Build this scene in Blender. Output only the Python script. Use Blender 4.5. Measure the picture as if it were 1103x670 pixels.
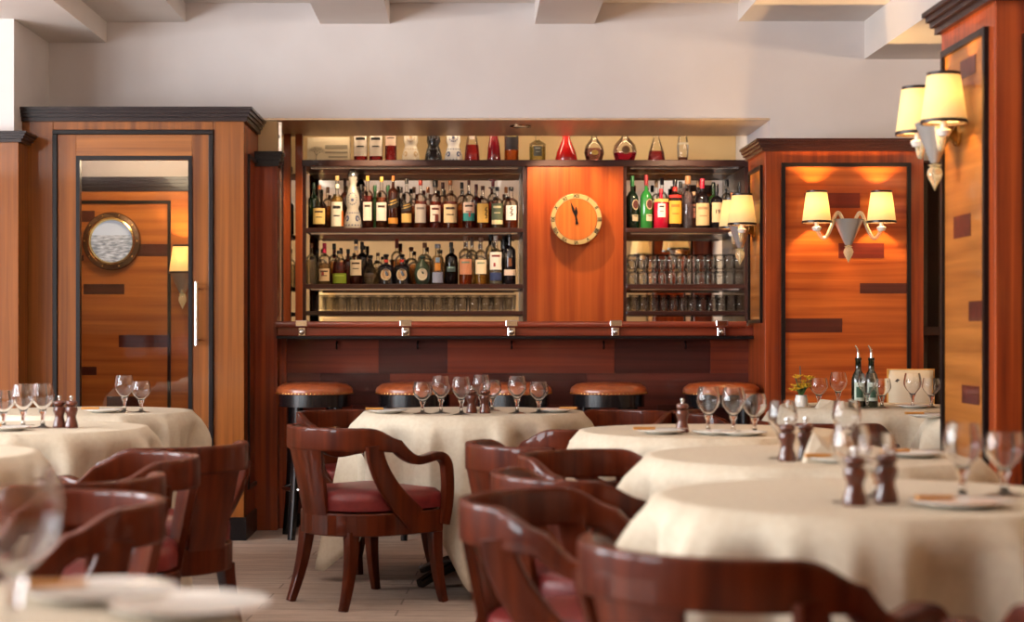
import bpy, math, random
from mathutils import Vector, Matrix
random.seed(7)
S = bpy.context.scene
COL = S.collection
PI = math.pi
for o in list(bpy.data.objects): bpy.data.objects.remove(o)

# ------------------------------------------------------------------ camera, light, exposure
F = 1900.0; W, H = 1103, 670; CX, HY, CH = 505.0, 356.0, 1.09
cam = bpy.data.cameras.new('camera'); camo = bpy.data.objects.new('camera', cam); COL.objects.link(camo)
cam.sensor_width = 36; cam.lens = F / W * 36
cam.shift_x = (W / 2 - CX) / W; cam.shift_y = (HY - H / 2) / W
camo.location = (0, 0, CH); camo.rotation_euler = (PI / 2, 0, 0)
cam.clip_start = 0.05
cam.dof.use_dof = True; cam.dof.focus_distance = 8.6; cam.dof.aperture_fstop = 2.7
S.camera = camo
vs = S.view_settings
S.display_settings.display_device = 'sRGB'
vs.view_transform = 'Standard'; vs.look = 'None'; vs.gamma = 1.0; vs.use_curve_mapping = False
vs.exposure = 0.0
cy = S.cycles
cy.use_denoising = True
cy.max_bounces = 12; cy.diffuse_bounces = 4; cy.glossy_bounces = 5
cy.transmission_bounces = 10; cy.transparent_max_bounces = 24
cy.caustics_reflective = False; cy.caustics_refractive = False
cy.sample_clamp_indirect = 4.0
wd = bpy.data.worlds.new('world'); S.world = wd; wd.use_nodes = True
wd.node_tree.nodes['Background'].inputs[0].default_value = (0.8, 0.88, 1.0, 1)
wd.node_tree.nodes['Background'].inputs[1].default_value = 0.6
DAY = (0.90, 0.95, 1.0)
WARM = (1.0, 0.62, 0.26)

def area(name, loc, rot, sx, sy, power, color, spread=PI):
    l = bpy.data.lights.new(name, 'AREA'); l.shape = 'RECTANGLE'; l.size = sx; l.size_y = sy
    l.energy = power; l.color = color; l.spread = spread
    o = bpy.data.objects.new(name, l); COL.objects.link(o); o.location = loc; o.rotation_euler = rot
    return o
def point(name, loc, power, color, r=0.03, parent=None):
    l = bpy.data.lights.new(name, 'POINT'); l.energy = power; l.color = color; l.shadow_soft_size = r
    o = bpy.data.objects.new(name, l); COL.objects.link(o); o.location = loc
    if parent: o.parent = parent
    return o
def spot(name, loc, target, power, color, ang, r=0.03, blend=0.5):
    l = bpy.data.lights.new(name, 'SPOT'); l.energy = power; l.color = color; l.shadow_soft_size = r
    l.spot_size = ang; l.spot_blend = blend
    o = bpy.data.objects.new(name, l); COL.objects.link(o); o.location = loc
    o.rotation_euler = (Vector(target) - Vector(loc)).to_track_quat('-Z', 'Y').to_euler()
    return o
# daylight through the windows of the side wall and of the wall behind the camera
WINY = (1.6, 3.9, 6.2)
for y in WINY:
    area('window_daylight', (-4.88, y, 1.55), (0, -PI / 2, 0), 1.7, 1.7, 190, DAY)
UP_FILL = [(-4.80, 0.4), (-4.80, 2.75), (-4.80, 5.05), (-4.80, 7.6), (4.30, 0.5), (4.30, 3.0), (4.30, 5.4), (4.30, 8.0)]  # unseen uplighters added to brighten the ceiling
for x, y in UP_FILL:
    area('uplight_fill', (x, y, 2.34), (PI, 0.35 if x < 0 else -0.35, 0), 0.3, 0.5, (12 if y < 2 else (30 if y < 4 else 66)) * (1 if x < 0 else .75), (1.0, 0.95, 0.90) if x < 0 else (1.0, 0.80, 0.58))
BOWL_FILL = [(-0.9, 3.4, 2.32), (0.9, 5.0, 2.36), (-1.2, 6.0, 2.42)]  # unseen pendants added for more light on the ceiling beams
for x, y, z in BOWL_FILL:
    area('bowl_fill', (x, y, z + .075), (PI, 0, 0), 0.3, 0.3, 44, (1.0, 0.95, 0.91))
FLOOR_FILL = [(-1.9, -1.0), (0.9, -1.2), (2.9, 0.8)]  # unseen lamps added for warm light from the camera side

# ------------------------------------------------------------------ helpers
def srgb(r, g, b):
    f = lambda c: (c / 255 / 12.92) if c / 255 <= 0.04045 else ((c / 255 + 0.055) / 1.055) ** 2.4
    return (f(r), f(g), f(b))
def P(px, py, Y): return Vector(((px - CX) * Y / F, Y, CH + (HY - py) * Y / F))
def PX(px, Y): return (px - CX) * Y / F
def PZ(py, Y): return CH + (HY - py) * Y / F

class MB:
    def __init__(s): s.v = []; s.f = []; s.m = []; s.s = []
    def add(s, vs_, fs, mat=0, smooth=False, M=None):
        n = len(s.v)
        s.v += [tuple(M @ Vector(p)) if M else tuple(p) for p in vs_]
        for f in fs: s.f.append([i + n for i in f]); s.m.append(mat); s.s.append(smooth)
    def box(s, x0, x1, y0, y1, z0, z1, mat=0, M=None):
        if x0 > x1: x0, x1 = x1, x0
        if y0 > y1: y0, y1 = y1, y0
        if z0 > z1: z0, z1 = z1, z0
        v = [(x, y, z) for x in (x0, x1) for y in (y0, y1) for z in (z0, z1)]
        s.add(v, [(0, 1, 3, 2), (4, 6, 7, 5), (0, 4, 5, 1), (2, 3, 7, 6), (0, 2, 6, 4), (1, 5, 7, 3)], mat, False, M)
        return s
    def lathe(s, prof, n=24, c=(0, 0, 0), mat=0, smooth=True, M=None, sx=1.0, sy=1.0):
        vs_ = []; fs = []; rings = []
        for r, z in prof:
            if r < 1e-6:
                rings.append([len(vs_)]); vs_.append((c[0], c[1], c[2] + z))
            else:
                b = len(vs_); rings.append(list(range(b, b + n)))
                for k in range(n):
                    a = 2 * PI * k / n
                    vs_.append((c[0] + r * sx * math.cos(a), c[1] + r * sy * math.sin(a), c[2] + z))
        for A, B in zip(rings, rings[1:]):
            for k in range(n):
                k2 = (k + 1) % n
                if len(A) == 1 and len(B) == 1: continue
                if len(A) == 1: fs.append((A[0], B[k2], B[k]))
                elif len(B) == 1: fs.append((A[k], A[k2], B[0]))
                else: fs.append((A[k], A[k2], B[k2], B[k]))
        s.add(vs_, fs, mat, smooth, M); return s
    def sweep(s, path, wid, hei, side, ex=0.42, mat=0):
        """rounded-rectangle section swept along path; wid/hei per point; side(i, tangent) gives the width direction"""
        vs_ = []; fs = []
        m = len(path); path = [Vector(p) for p in path]
        sec = []
        for k in range(12):
            a = 2 * PI * (k + 0.5) / 12
            e = ex
            cx_, sy_ = math.cos(a), math.sin(a)
            sec.append((math.copysign(abs(cx_) ** e, cx_) * 0.5, math.copysign(abs(sy_) ** e, sy_) * 0.5))
        q = len(sec)
        for i, p in enumerate(path):
            t = (path[min(i + 1, m - 1)] - path[max(i - 1, 0)]).normalized()
            w = Vector(side(i, t)); w = (w - w.dot(t) * t).normalized()
            u = w.cross(t).normalized()
            for a, b in sec: vs_.append(tuple(p + w * (a * wid[i]) + u * (b * hei[i])))
        for i in range(m - 1):
            for k in range(q):
                k2 = (k + 1) % q
                fs.append((i * q + k, i * q + k2, (i + 1) * q + k2, (i + 1) * q + k))
        fs.append(tuple(range(q - 1, -1, -1))); fs.append(tuple((m - 1) * q + k for k in range(q)))
        s.add(vs_, fs, mat, True); return s
    def tube(s, path, r, n=10, mat=0):
        path = [Vector(p) for p in path]; m = len(path); vs_ = []; fs = []
        rr = r if isinstance(r, (list, tuple)) else [r] * m
        ref = Vector((0.13, 0.37, 0.92)).normalized()
        for i, p in enumerate(path):
            t = (path[min(i + 1, m - 1)] - path[max(i - 1, 0)]).normalized()
            w = t.cross(ref)
            if w.length < 1e-3: w = t.cross(Vector((1, 0, 0)))
            w.normalize(); u = w.cross(t)
            for k in range(n):
                a = 2 * PI * k / n; vs_.append(tuple(p + (w * math.cos(a) + u * math.sin(a)) * rr[i]))
        for i in range(m - 1):
            for k in range(n):
                k2 = (k + 1) % n
                fs.append((i * n + k, i * n + k2, (i + 1) * n + k2, (i + 1) * n + k))
        fs.append(tuple(range(n - 1, -1, -1))); fs.append(tuple((m - 1) * n + k for k in range(n)))
        s.add(vs_, fs, mat, True); return s
    def prism(s, outline, z0, z1, mat=0, smooth=False, M=None):
        n = len(outline)
        v = [(x, y, z0) for x, y in outline] + [(x, y, z1) for x, y in outline]
        f = [tuple(range(n - 1, -1, -1)), tuple(range(n, 2 * n))] + [(k, (k + 1) % n, n + (k + 1) % n, n + k) for k in range(n)]
        s.add(v, f, mat, smooth, M); return s
    def mesh(s, name, mats):
        me = bpy.data.meshes.new(name); me.from_pydata(s.v, [], s.f)
        for m in (mats if isinstance(mats, (list, tuple)) else [mats]): me.materials.append(m)
        me.polygons.foreach_set('material_index', s.m); me.polygons.foreach_set('use_smooth', s.s)
        me.update(); return me
    def build(s, name, mats, parent=None, bevel=0.0, loc=None):
        o = bpy.data.objects.new(name, s.mesh(name, mats)); COL.objects.link(o)
        if parent: o.parent = parent
        if loc is not None: o.location = loc
        if bevel:
            b = o.modifiers.new('bevel', 'BEVEL'); b.width = bevel; b.segments = 2; b.limit_method = 'ANGLE'; b.angle_limit = 0.7
        if any(s.s):
            e = o.modifiers.new('edges', 'EDGE_SPLIT'); e.split_angle = math.radians(48)
        return o

def tag(o, label, cat, group=None):
    o['label'] = label; o['category'] = cat
    if group: o['group'] = group
    return o
def thing(name, label, cat, loc=(0, 0, 0), rz=0.0, group=None):
    o = bpy.data.objects.new(name, None); COL.objects.link(o); o.location = loc; o.rotation_euler = (0, 0, rz)
    o.empty_display_size = 0.1
    return tag(o, label, cat, group)
def struct(o, label=None, cat=None):
    o['kind'] = 'structure'
    if label: o['label'] = label
    if cat: o['category'] = cat
    return o
def sroot(name, label, cat):
    o = bpy.data.objects.new(name, None); COL.objects.link(o); return struct(o, label, cat)
def dup(root, label, loc, rz=0.0, group=None):
    r = root.copy(); COL.objects.link(r); r.location = loc; r.rotation_euler = (0, 0, rz); r['label'] = label
    if group: r['group'] = group
    for ch in list(root.children):
        c = ch.copy(); COL.objects.link(c); c.parent = r
        for g in list(ch.children):
            d = g.copy(); COL.objects.link(d); d.parent = c
    return r
ORD = ['first', 'second', 'third', 'fourth', 'fifth', 'sixth', 'seventh', 'eighth', 'ninth', 'tenth', 'eleventh', 'twelfth', 'thirteenth', 'fourteenth',
       'fifteenth', 'sixteenth', 'seventeenth', 'eighteenth', 'nineteenth', 'twentieth']

# ------------------------------------------------------------------ materials
MATS = {}
def pbr(name, col, rough=0.5, metal=0.0, coat=0.0, trans=0.0, ior=1.45, emit=None, estr=0.0, spec=0.5, sub=0.0):
    if name in MATS: return MATS[name]
    m = bpy.data.materials.new(name); m.use_nodes = True; MATS[name] = m
    b = m.node_tree.nodes['Principled BSDF']
    b.inputs['Base Color'].default_value = (*col, 1); b.inputs['Roughness'].default_value = rough
    b.inputs['Metallic'].default_value = metal; b.inputs['IOR'].default_value = ior
    b.inputs['Coat Weight'].default_value = coat; b.inputs['Coat Roughness'].default_value = 0.05
    b.inputs['Transmission Weight'].default_value = trans; b.inputs['Specular IOR Level'].default_value = spec
    if emit: b.inputs['Emission Color'].default_value = (*emit, 1); b.inputs['Emission Strength'].default_value = estr
    return m
def nodes(m): return m.node_tree.nodes, m.node_tree.links, m.node_tree.nodes['Principled BSDF']
def noisy(name, c1, c2, scale=(1, 1, 1), ns=5.0, rough=0.5, coat=0.0, detail=5, bump=0.0, metal=0.0, dist=0.0, lo=0.35, hi=0.65, spec=0.5):
    if name in MATS: return MATS[name]
    m = pbr(name, c1, rough, metal, coat, spec=spec); N, L, b = nodes(m)
    tc = N.new('ShaderNodeTexCoord'); mp = N.new('ShaderNodeMapping'); mp.inputs['Scale'].default_value = scale
    nz = N.new('ShaderNodeTexNoise'); nz.inputs['Scale'].default_value = ns; nz.inputs['Detail'].default_value = detail; nz.inputs['Distortion'].default_value = dist
    cr = N.new('ShaderNodeValToRGB'); cr.color_ramp.elements[0].position = lo; cr.color_ramp.elements[1].position = hi
    cr.color_ramp.elements[0].color = (*c1, 1); cr.color_ramp.elements[1].color = (*c2, 1)
    L.new(tc.outputs['Object'], mp.inputs['Vector']); L.new(mp.outputs['Vector'], nz.inputs['Vector'])
    L.new(nz.outputs['Fac'], cr.inputs['Fac']); L.new(cr.outputs['Color'], b.inputs['Base Color'])
    if bump:
        bp = N.new('ShaderNodeBump'); bp.inputs['Strength'].default_value = bump; bp.inputs['Distance'].default_value = 0.01
        L.new(nz.outputs['Fac'], bp.inputs['Height']); L.new(bp.outputs['Normal'], b.inputs['Normal'])
    return m
def wood(name, c1, c2, axis='z', rough=0.32, coat=0.45, fine=13.0, stretch=0.32, spec=0.25):
    sc = {'x': (stretch, fine, fine), 'y': (fine, stretch, fine), 'z': (fine, fine, stretch)}[axis]
    c1 = tuple(v * .88 for v in c1)
    return noisy(name, c1, c2, sc, 2.6, 0.45, coat, 10, 0.0, 0, 0.35, 0.32, 0.70, spec)
def thin_glass(name, tint, rough=0.03, gloss=1.0):
    if name in MATS: return MATS[name]
    m = bpy.data.materials.new(name); m.use_nodes = True; MATS[name] = m
    N, L = m.node_tree.nodes, m.node_tree.links
    N.remove(N['Principled BSDF']); out = N['Material Output']
    tr = N.new('ShaderNodeBsdfTransparent'); tr.inputs[0].default_value = (*tint, 1)
    gl = N.new('ShaderNodeBsdfGlossy'); gl.inputs['Roughness'].default_value = rough
    lw = N.new('ShaderNodeLayerWeight'); lw.inputs['Blend'].default_value = 0.35
    mu = N.new('ShaderNodeMath'); mu.operation = 'MULTIPLY'; mu.inputs[1].default_value = gloss
    mx = N.new('ShaderNodeMixShader')
    L.new(lw.outputs['Fresnel'], mu.inputs[0]); L.new(mu.outputs[0], mx.inputs[0])
    L.new(tr.outputs[0], mx.inputs[1]); L.new(gl.outputs[0], mx.inputs[2]); L.new(mx.outputs[0], out.inputs['Surface'])
    return m

M_wall = noisy('plaster', srgb(214, 206, 203), srgb(208, 199, 196), ns=2.0, rough=0.75, spec=0.2)
M_wallb = noisy('beige_plaster', srgb(214, 186, 142), srgb(206, 176, 134), ns=2.0, rough=0.75, spec=0.2)
M_ceil = noisy('ceiling_paint', srgb(222, 214, 208), srgb(217, 208, 202), ns=2.0, rough=0.8, spec=0.2)
M_oak = wood('walnut_upright', srgb(108, 57, 18), srgb(146, 84, 30), 'z')
M_oakx = wood('walnut_level', srgb(126, 70, 26), srgb(164, 100, 42), 'x')
M_teak = wood('teak_level', srgb(168, 92, 40), srgb(205, 126, 56), 'x', fine=10)
M_teaky = wood('teak_side', srgb(140, 82, 32), srgb(170, 106, 46), 'y', fine=10)
M_teakr = wood('red_teak_level', srgb(142, 56, 18), srgb(192, 98, 36), 'x', fine=10)
M_red = wood('red_mahogany_upright', srgb(108, 36, 11), srgb(160, 70, 24), 'z')
M_clockp = wood('orange_mahogany', srgb(140, 54, 14), srgb(172, 80, 26), 'z', fine=10)
M_inlay = wood('dark_inlay', srgb(66, 26, 20), srgb(84, 34, 24), 'x')
M_inlayr = wood('red_inlay', srgb(96, 30, 20), srgb(118, 40, 26), 'x')
M_ebony = pbr('ebony', srgb(22, 16, 17), 0.35, coat=0.08, spec=0.25)
M_corn = pbr('dark_cornice', srgb(34, 22, 23), 0.3, coat=0.15, spec=0.3)
M_cornr = pbr('brown_cornice', srgb(52, 23, 17), 0.3, coat=0.2, spec=0.3)
M_shelf = wood('shelf_wood', srgb(48, 22, 18), srgb(62, 30, 22), 'x', rough=0.35, coat=0.3)
M_bar = [wood('bar_block_a', srgb(96, 36, 22), srgb(116, 48, 26), 'x'), wood('bar_block_b', srgb(56, 22, 18), srgb(70, 28, 22), 'x'),
         wood('bar_block_c', srgb(74, 30, 24), srgb(92, 40, 30), 'x')]
M_rail = wood('bar_rail_wood', srgb(112, 40, 22), srgb(140, 58, 32), 'x', rough=0.2, coat=0.8)
M_chair = wood('chair_mahogany', srgb(60, 20, 8), srgb(90, 35, 13), 'z', spec=0.08, coat=0.30, fine=10)
M_leather = noisy('burgundy_leather', srgb(96, 26, 26), srgb(112, 34, 32), ns=40, rough=0.38, bump=0.05)
M_tan = noisy('tan_leather', srgb(138, 66, 34), srgb(158, 82, 44), ns=25, rough=0.3, coat=0.3)
M_black = pbr('black_lacquer', srgb(18, 14, 16), 0.25, coat=0.4)
M_chrome = pbr('chrome', (0.75, 0.75, 0.75), 0.12, 1.0)
M_brass = pbr('brass', (0.80, 0.55, 0.20), 0.2, 1.0)
M_dbrass = pbr('dark_bronze', (0.20, 0.12, 0.07), 0.25, 1.0)
M_bronze = noisy('bronze_lacquer', (0.62, 0.46, 0.33), (0.74, 0.54, 0.36), (5, 0.3, 6), 3, 0.36, metal=0.45)
M_mirror = pbr('mirror', (0.82, 0.76, 0.66), 0.02, 1.0)
M_cloth = noisy('linen', srgb(200, 188, 168), srgb(194, 180, 159), ns=60, rough=0.85, bump=0.05, spec=0.15)
M_glass = pbr('clear_glass', (1, 1, 1), 0.0, trans=1.0, ior=1.45)
M_pane = thin_glass('window_pane', (0.96, 0.96, 0.96), 0.01, 0.8)
def shade_mat():
    m = bpy.data.materials.new('lampshade_linen'); m.use_nodes = True; N, L = m.node_tree.nodes, m.node_tree.links
    N.remove(N['Principled BSDF'])
    d = N.new('ShaderNodeBsdfDiffuse'); d.inputs[0].default_value = (.66, .50, .26, 1)
    t = N.new('ShaderNodeBsdfTranslucent'); t.inputs[0].default_value = (.024, .0165, .0062, 1)
    e = N.new('ShaderNodeEmission'); e.inputs[0].default_value = (1, .68, .28, 1); e.inputs[1].default_value = .22
    a = N.new('ShaderNodeAddShader'); b = N.new('ShaderNodeAddShader')
    L.new(d.outputs[0], a.inputs[0]); L.new(t.outputs[0], a.inputs[1]); L.new(a.outputs[0], b.inputs[0]); L.new(e.outputs[0], b.inputs[1])
    L.new(b.outputs[0], N['Material Output'].inputs['Surface']); return m
M_shade = shade_mat()
M_milk = pbr('silvered_glass', (0.55, 0.53, 0.50), 0.12, metal=0.55)
M_amberglass = pbr('gold_glass', (1.0, 0.86, 0.58), 0.06, trans=0.75, emit=(1.0, 0.75, 0.35), estr=0.08)
M_bulb = pbr('bulb', (1, 0.9, 0.7), 0.5, emit=(1, 0.8, 0.5), estr=6)
M_mill = wood('mill_wood', srgb(64, 24, 12), srgb(92, 38, 18), 'z', coat=1.0, rough=0.25)
M_china = pbr('white_china', srgb(232, 228, 220), 0.15, coat=0.5)
M_steel = pbr('steel', (0.7, 0.7, 0.7), 0.2, 1.0)

# ------------------------------------------------------------------ room shell
def floor_mat():
    m = pbr('floor_planks', srgb(150, 132, 118), 0.55); N, L, b = nodes(m)
    tc = N.new('ShaderNodeTexCoord'); mp = N.new('ShaderNodeMapping'); mp.inputs['Rotation'].default_value = (0, 0, 0.04)
    br = N.new('ShaderNodeTexBrick'); br.inputs['Scale'].default_value = 1.0
    br.inputs['Brick Width'].default_value = 1.1; br.inputs['Row Height'].default_value = 0.14; br.inputs['Mortar Size'].default_value = 0.004
    br.inputs['Color1'].default_value = (*srgb(206, 186, 170), 1); br.inputs['Color2'].default_value = (*srgb(184, 164, 148), 1)
    br.inputs['Mortar'].default_value = (*srgb(140, 120, 106), 1)
    nz = N.new('ShaderNodeTexNoise'); nz.inputs['Scale'].default_value = 5; nz.inputs['Detail'].default_value = 9; nz.inputs['Roughness'].default_value = 0.7
    mp2 = N.new('ShaderNodeMapping'); mp2.inputs['Scale'].default_value = (1.2, 5, 1)
    mx = N.new('ShaderNodeMix'); mx.data_type = 'RGBA'; mx.blend_type = 'MULTIPLY'; mx.inputs[0].default_value = 0.75
    cr = N.new('ShaderNodeValToRGB'); cr.color_ramp.elements[0].position = 0.32; cr.color_ramp.elements[1].position = 0.66
    cr.color_ramp.elements[0].color = (0.55, 0.5, 0.46, 1); cr.color_ramp.elements[1].color = (1, 1, 1, 1)
    L.new(tc.outputs['Object'], mp.inputs['Vector']); L.new(mp.outputs[0], br.inputs['Vector'])
    L.new(tc.outputs['Object'], mp2.inputs['Vector']); L.new(mp2.outputs[0], nz.inputs['Vector']); L.new(nz.outputs['Fac'], cr.inputs['Fac'])
    L.new(br.outputs['Color'], mx.inputs['A']); L.new(cr.outputs['Color'], mx.inputs['B']); L.new(mx.outputs['Result'], b.inputs['Base Color'])
    return m
XL, XR, YB, YW = -5.0, 4.5, -3.0, 9.75
struct(MB().box(XL, XR, YB, 11.6, -0.1, 0).build('floor', floor_mat()), 'worn grey wooden plank floor of the dining room', 'floor')
# ceiling with its beams, one continuous plaster surface
ce = MB()
ce.box(XL, XR, YB, 11.6, 2.90, 3.0)
def beam(x0, x1, z, mb): mb.box(x0, x1, YB, 9.76, z, 2.95)
beam(XL, PX(115, YW), 2.68, ce); beam(PX(115, YW), PX(200, YW), 2.795, ce)
beam(PX(345, YW), PX(420, YW), 2.785, ce); beam(PX(576, YW), PX(640, YW), 2.785, ce)
beam(PX(795, YW), PX(931, YW), 2.80, ce); beam(PX(931, YW), XR, 2.59, ce)
struct(ce.build('ceiling', M_ceil), 'white plaster ceiling with dropped beams running towards the bar', 'ceiling')
# end wall over the bar recess
SOF = 2.265; RX0, RX1 = -1.17, 1.665
wb = MB()
wb.box(XL, RX1, YW, YW + 0.75, SOF, 2.95)
wb.box(XL, -2.42, YW, YW + 0.2, 0, SOF)
wb.box(RX1, XR, YW, 11.3, 0, 2.95)
struct(wb.build('wall_back', M_wall), 'white plaster wall above the bar recess and panelled cabinets', 'wall')
pier = MB().box(-3.3, PX(15, 9.0), 9.0, YW, 0, 2.69)
struct(pier.build('wall_pier', M_wall), 'white plaster pier rising behind the panelled pillar at the picture edge', 'wall')
lin = MB().box(RX0, RX1, YW, YW + 0.8, SOF - 0.012, SOF - 0.001)
li = struct(lin.build('trim_1', M_bronze), 'shiny bronze lacquer underside of the lintel over the bar', 'trim')
rc = MB(); rc.box(-2.5, RX1 + 0.05, 11.0, 11.2, 0, 2.9); rc.box(-1.22, RX0, YW + 0.2, 11.0, 0, 2.9)
struct(rc.build('wall_recess', M_wallb), 'beige plaster wall enclosing the bar recess', 'wall')
# side and rear walls of the dining room with windows
wl = MB(); wl.box(XL - 0.2, XL, YB, 11.6, 0, 0.65); wl.box(XL - 0.2, XL, YB, 11.6, 2.45, 3.0)
ys = [YB] + [v for y in WINY for v in (y - 0.9, y + 0.9)] + [11.6]
for a, b in zip(ys[::2], ys[1::2]): wl.box(XL - 0.2, XL, a, b, 0.65, 2.45)
struct(wl.build('wall_left', M_wall), 'white plaster side wall with three tall windows', 'wall')
wr = MB().box(XR, XR + 0.2, YB, 11.6, 0, 3.0)
struct(wr.build('wall_right', M_wallb), 'beige plaster side wall beyond the wooden pillar', 'wall')
wf = MB(); wf.box(XL, XR, YB - 0.2, YB, 0, 3.0)
struct(wf.build('wall_front', M_wallb), 'beige plaster wall of the room opposite the bar', 'wall')
wn = MB(); wn.box(XL, XR, YB, YB + .04, 0, 1.05); wn.box(XR - .04, XR, YB, 11.0, 0, 1.05); wn.box(XL, XL + .03, YB, 9.0, 0, .64)  # unseen wainscot added to darken reflections in the glossy wood
struct(wn.build('trim_2', M_red), 'unseen mahogany wainscot added around the lower walls of the dining room', 'wainscot')
def window(i, c, w, h, axis):
    r = sroot('window_%d' % i, 'tall white framed window in the side wall, %s from the entrance' % ORD[i - 1], 'window'); r.location = c
    fr = MB(); t = 0.05
    for (a0, a1, z0, z1) in ((-w / 2, w / 2, -h / 2, -h / 2 + t), (-w / 2, w / 2, h / 2 - t, h / 2), (-w / 2, -w / 2 + t, -h / 2, h / 2), (w / 2 - t, w / 2, -h / 2, h / 2), (-t / 2, t / 2, -h / 2, h / 2)):
        if axis == 'x': fr.box(a0, a1, -0.06, 0.06, z0, z1)
        else: fr.box(-0.06, 0.06, a0, a1, z0, z1)
    fr.build('window_frame', M_ceil, r)
    pn = MB()
    if axis == 'x': pn.box(-w / 2, w / 2, -0.004, 0.004, -h / 2, h / 2)
    else: pn.box(-0.004, 0.004, -w / 2, w / 2, -h / 2, h / 2)
    pn.build('window_pane', M_pane, r)
for i, y in enumerate(WINY): window(i + 1, (XL - 0.1, y, 1.55), 1.8, 1.8, 'y')

# cornice profile helper: stepped moulding around a box top, sticking out on all the sides given
def cornice(mb, x0, x1, y0, y1, z0, z1, out, lft=True, rgt=True, fr=True, bk=False, mat=0):
    h = z1 - z0
    for a, b, e in ((0.0, 0.30, 0.35), (0.30, 0.55, 0.6), (0.55, 0.80, 0.8), (0.80, 1.0, 1.0)):
        q = out * e
        mb.box(x0 - (q if lft else 0), x1 + (q if rgt else 0), y0 - (q if fr else 0), y1 + (q if bk else 0), z0 + h * a, z0 + h * b, mat)
def frame_y(mb, x0, x1, z0, z1, y0, y1, t, mat=0):      # rectangular trim facing the camera
    mb.box(x0, x1, y0, y1, z1 - t, z1, mat); mb.box(x0, x1, y0, y1, z0, z0 + t, mat)
    mb.box(x0, x0 + t, y0, y1, z0 + t, z1 - t, mat); mb.box(x1 - t, x1, y0, y1, z0 + t, z1 - t, mat)
def frame_x(mb, y0, y1, z0, z1, x0, x1, t, mat=0):      # rectangular trim on a side face
    mb.box(x0, x1, y0, y1, z1 - t, z1, mat); mb.box(x0, x1, y0, y1, z0, z0 + t, mat)
    mb.box(x0, x1, y0, y0 + t, z0 + t, z1 - t, mat); mb.box(x0, x1, y1 - t, y1, z0 + t, z1 - t, mat)

# ---- panelled vestibule with the glass door
VY = 9.16; s_ = F / VY
VX0, VX1 = PX(18, VY), PX(263, VY)
DX0, DX1, DZ = PX(57, VY), PX(230, VY), PZ(140, VY)
vr = sroot('wall_vestibule', 'walnut panelled vestibule with black cornice around the porthole door', 'wall')
b = MB(); b.box(VX0, DX0, VY, VY + 0.06, 0.1, 2.18); b.box(DX1, VX1, VY, VY + 0.06, 0.1, 2.18); b.box(DX0, DX1, VY, VY + 0.06, DZ, 2.18)
b.build('front_panelling', M_oak, vr, 0.003)
b = MB(); b.box(VX1 - 0.05, VX1, VY + 0.06, YW + 0.25, 0.1, 2.18); b.build('side_panelling', M_red, vr)
b = MB(); frame_x(b, VY + 0.14, YW - 0.08, 0.25, 2.02, VX1, VX1 + 0.012, 0.02); b.build('side_trim', M_ebony, vr)
b = MB(); cornice(b, VX0, VX1, VY, YW, 2.175, PZ(116, VY), 0.045, lft=False); b.build('cornice', M_corn, vr)
b = MB(); b.box(VX0, DX0, VY - 0.012, VY + 0.05, 0, 0.12); b.box(DX1, VX1 + 0.012, VY - 0.012, YW, 0, 0.12); b.build('baseboard', M_ebony, vr)
b = MB(); b.box(VX0, VX1, VY + 0.06, YW, 2.17, 2.2); b.build('soffit', M_ceil, vr)
IY = 10.3
vb = sroot('wall_vestibule_inner', 'teak panelled wall with dark inlays seen behind the door glass', 'wall')
b = MB(); b.box(-2.5, -1.22, IY, IY + 0.05, 0, 1.93, 0)
for (x0, x1, y0, y1) in ((84, 102, 227, 239), (138, 183, 263, 276), (84, 90, 275, 281), (90, 134, 306, 317), (128, 181, 361, 374), (84, 104, 395, 404), (115, 150, 427, 440)):
    b.box(PX(x0, IY), PX(x1, IY), IY - 0.002, IY, PZ(y1, IY), PZ(y0, IY), 1)
b.build('panel', [M_teak, M_inlay], vb)
b = MB(); frame_y(b, -2.6, PX(184, IY), 0.2, PZ(216, IY), IY - 0.012, IY, 0.018); b.build('panel_trim', M_ebony, vb)
b = MB(); cornice(b, -2.5, -1.22, IY, IY + 0.1, PZ(206, IY), PZ(191, IY), 0.04, False, False); b.build('cornice', M_corn, vb)
b = MB(); b.box(-2.5, -1.22, IY + 0.02, IY + 0.06, 1.93, 2.9); b.build('plaster', M_wall, vb)
b = MB(); b.box(-2.5, -2.44, VY + 0.06, IY, 0, 2.26); b.build('side_board', M_oak, vb)
# door
dr = sroot('door_1', 'walnut door with tall glass pane and chrome bar handle', 'door')
b = MB(); t = 0.024
b.box(DX0, DX1, VY - 0.015, VY + 0.05, DZ - t, DZ); b.box(DX0, DX0 + t, VY - 0.015, VY + 0.05, 0, DZ - t); b.box(DX1 - t, DX1, VY - 0.015, VY + 0.05, 0, DZ - t)
b.build('door_frame', M_ebony, dr, 0.003)
lx0, lx1, gx0, gx1, gz = DX0 + t, DX1 - t, PX(82, VY), PX(207, VY), PZ(168, VY)
b = MB(); b.box(lx0, gx0, VY, VY + 0.045, 0.01, DZ - t, 0); b.box(gx1, lx1, VY, VY + 0.045, 0.01, DZ - t, 0)
b.box(gx0, gx1, VY, VY + 0.045, gz, DZ - t, 1); b.box(gx0, gx1, VY, VY + 0.045, 0.01, 0.32, 1)
b.build('door_leaf', [M_oak, M_oakx], dr, 0.002)
b = MB(); frame_y(b, gx0, gx1, 0.32, gz, VY - 0.008, VY + 0.04, 0.02); b.build('glazing_bead', M_ebony, dr)
b = MB(); b.box(gx0 + 0.01, gx1 - 0.01, VY + 0.015, VY + 0.021, 0.33, gz - 0.01); b.build('glass_pane', M_pane, dr)
hx = PX(213, VY)
hb = MB(); hb.tube([(hx, VY - 0.05, PZ(372, VY)), (hx, VY - 0.05, PZ(304, VY))], 0.011, 12)
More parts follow.
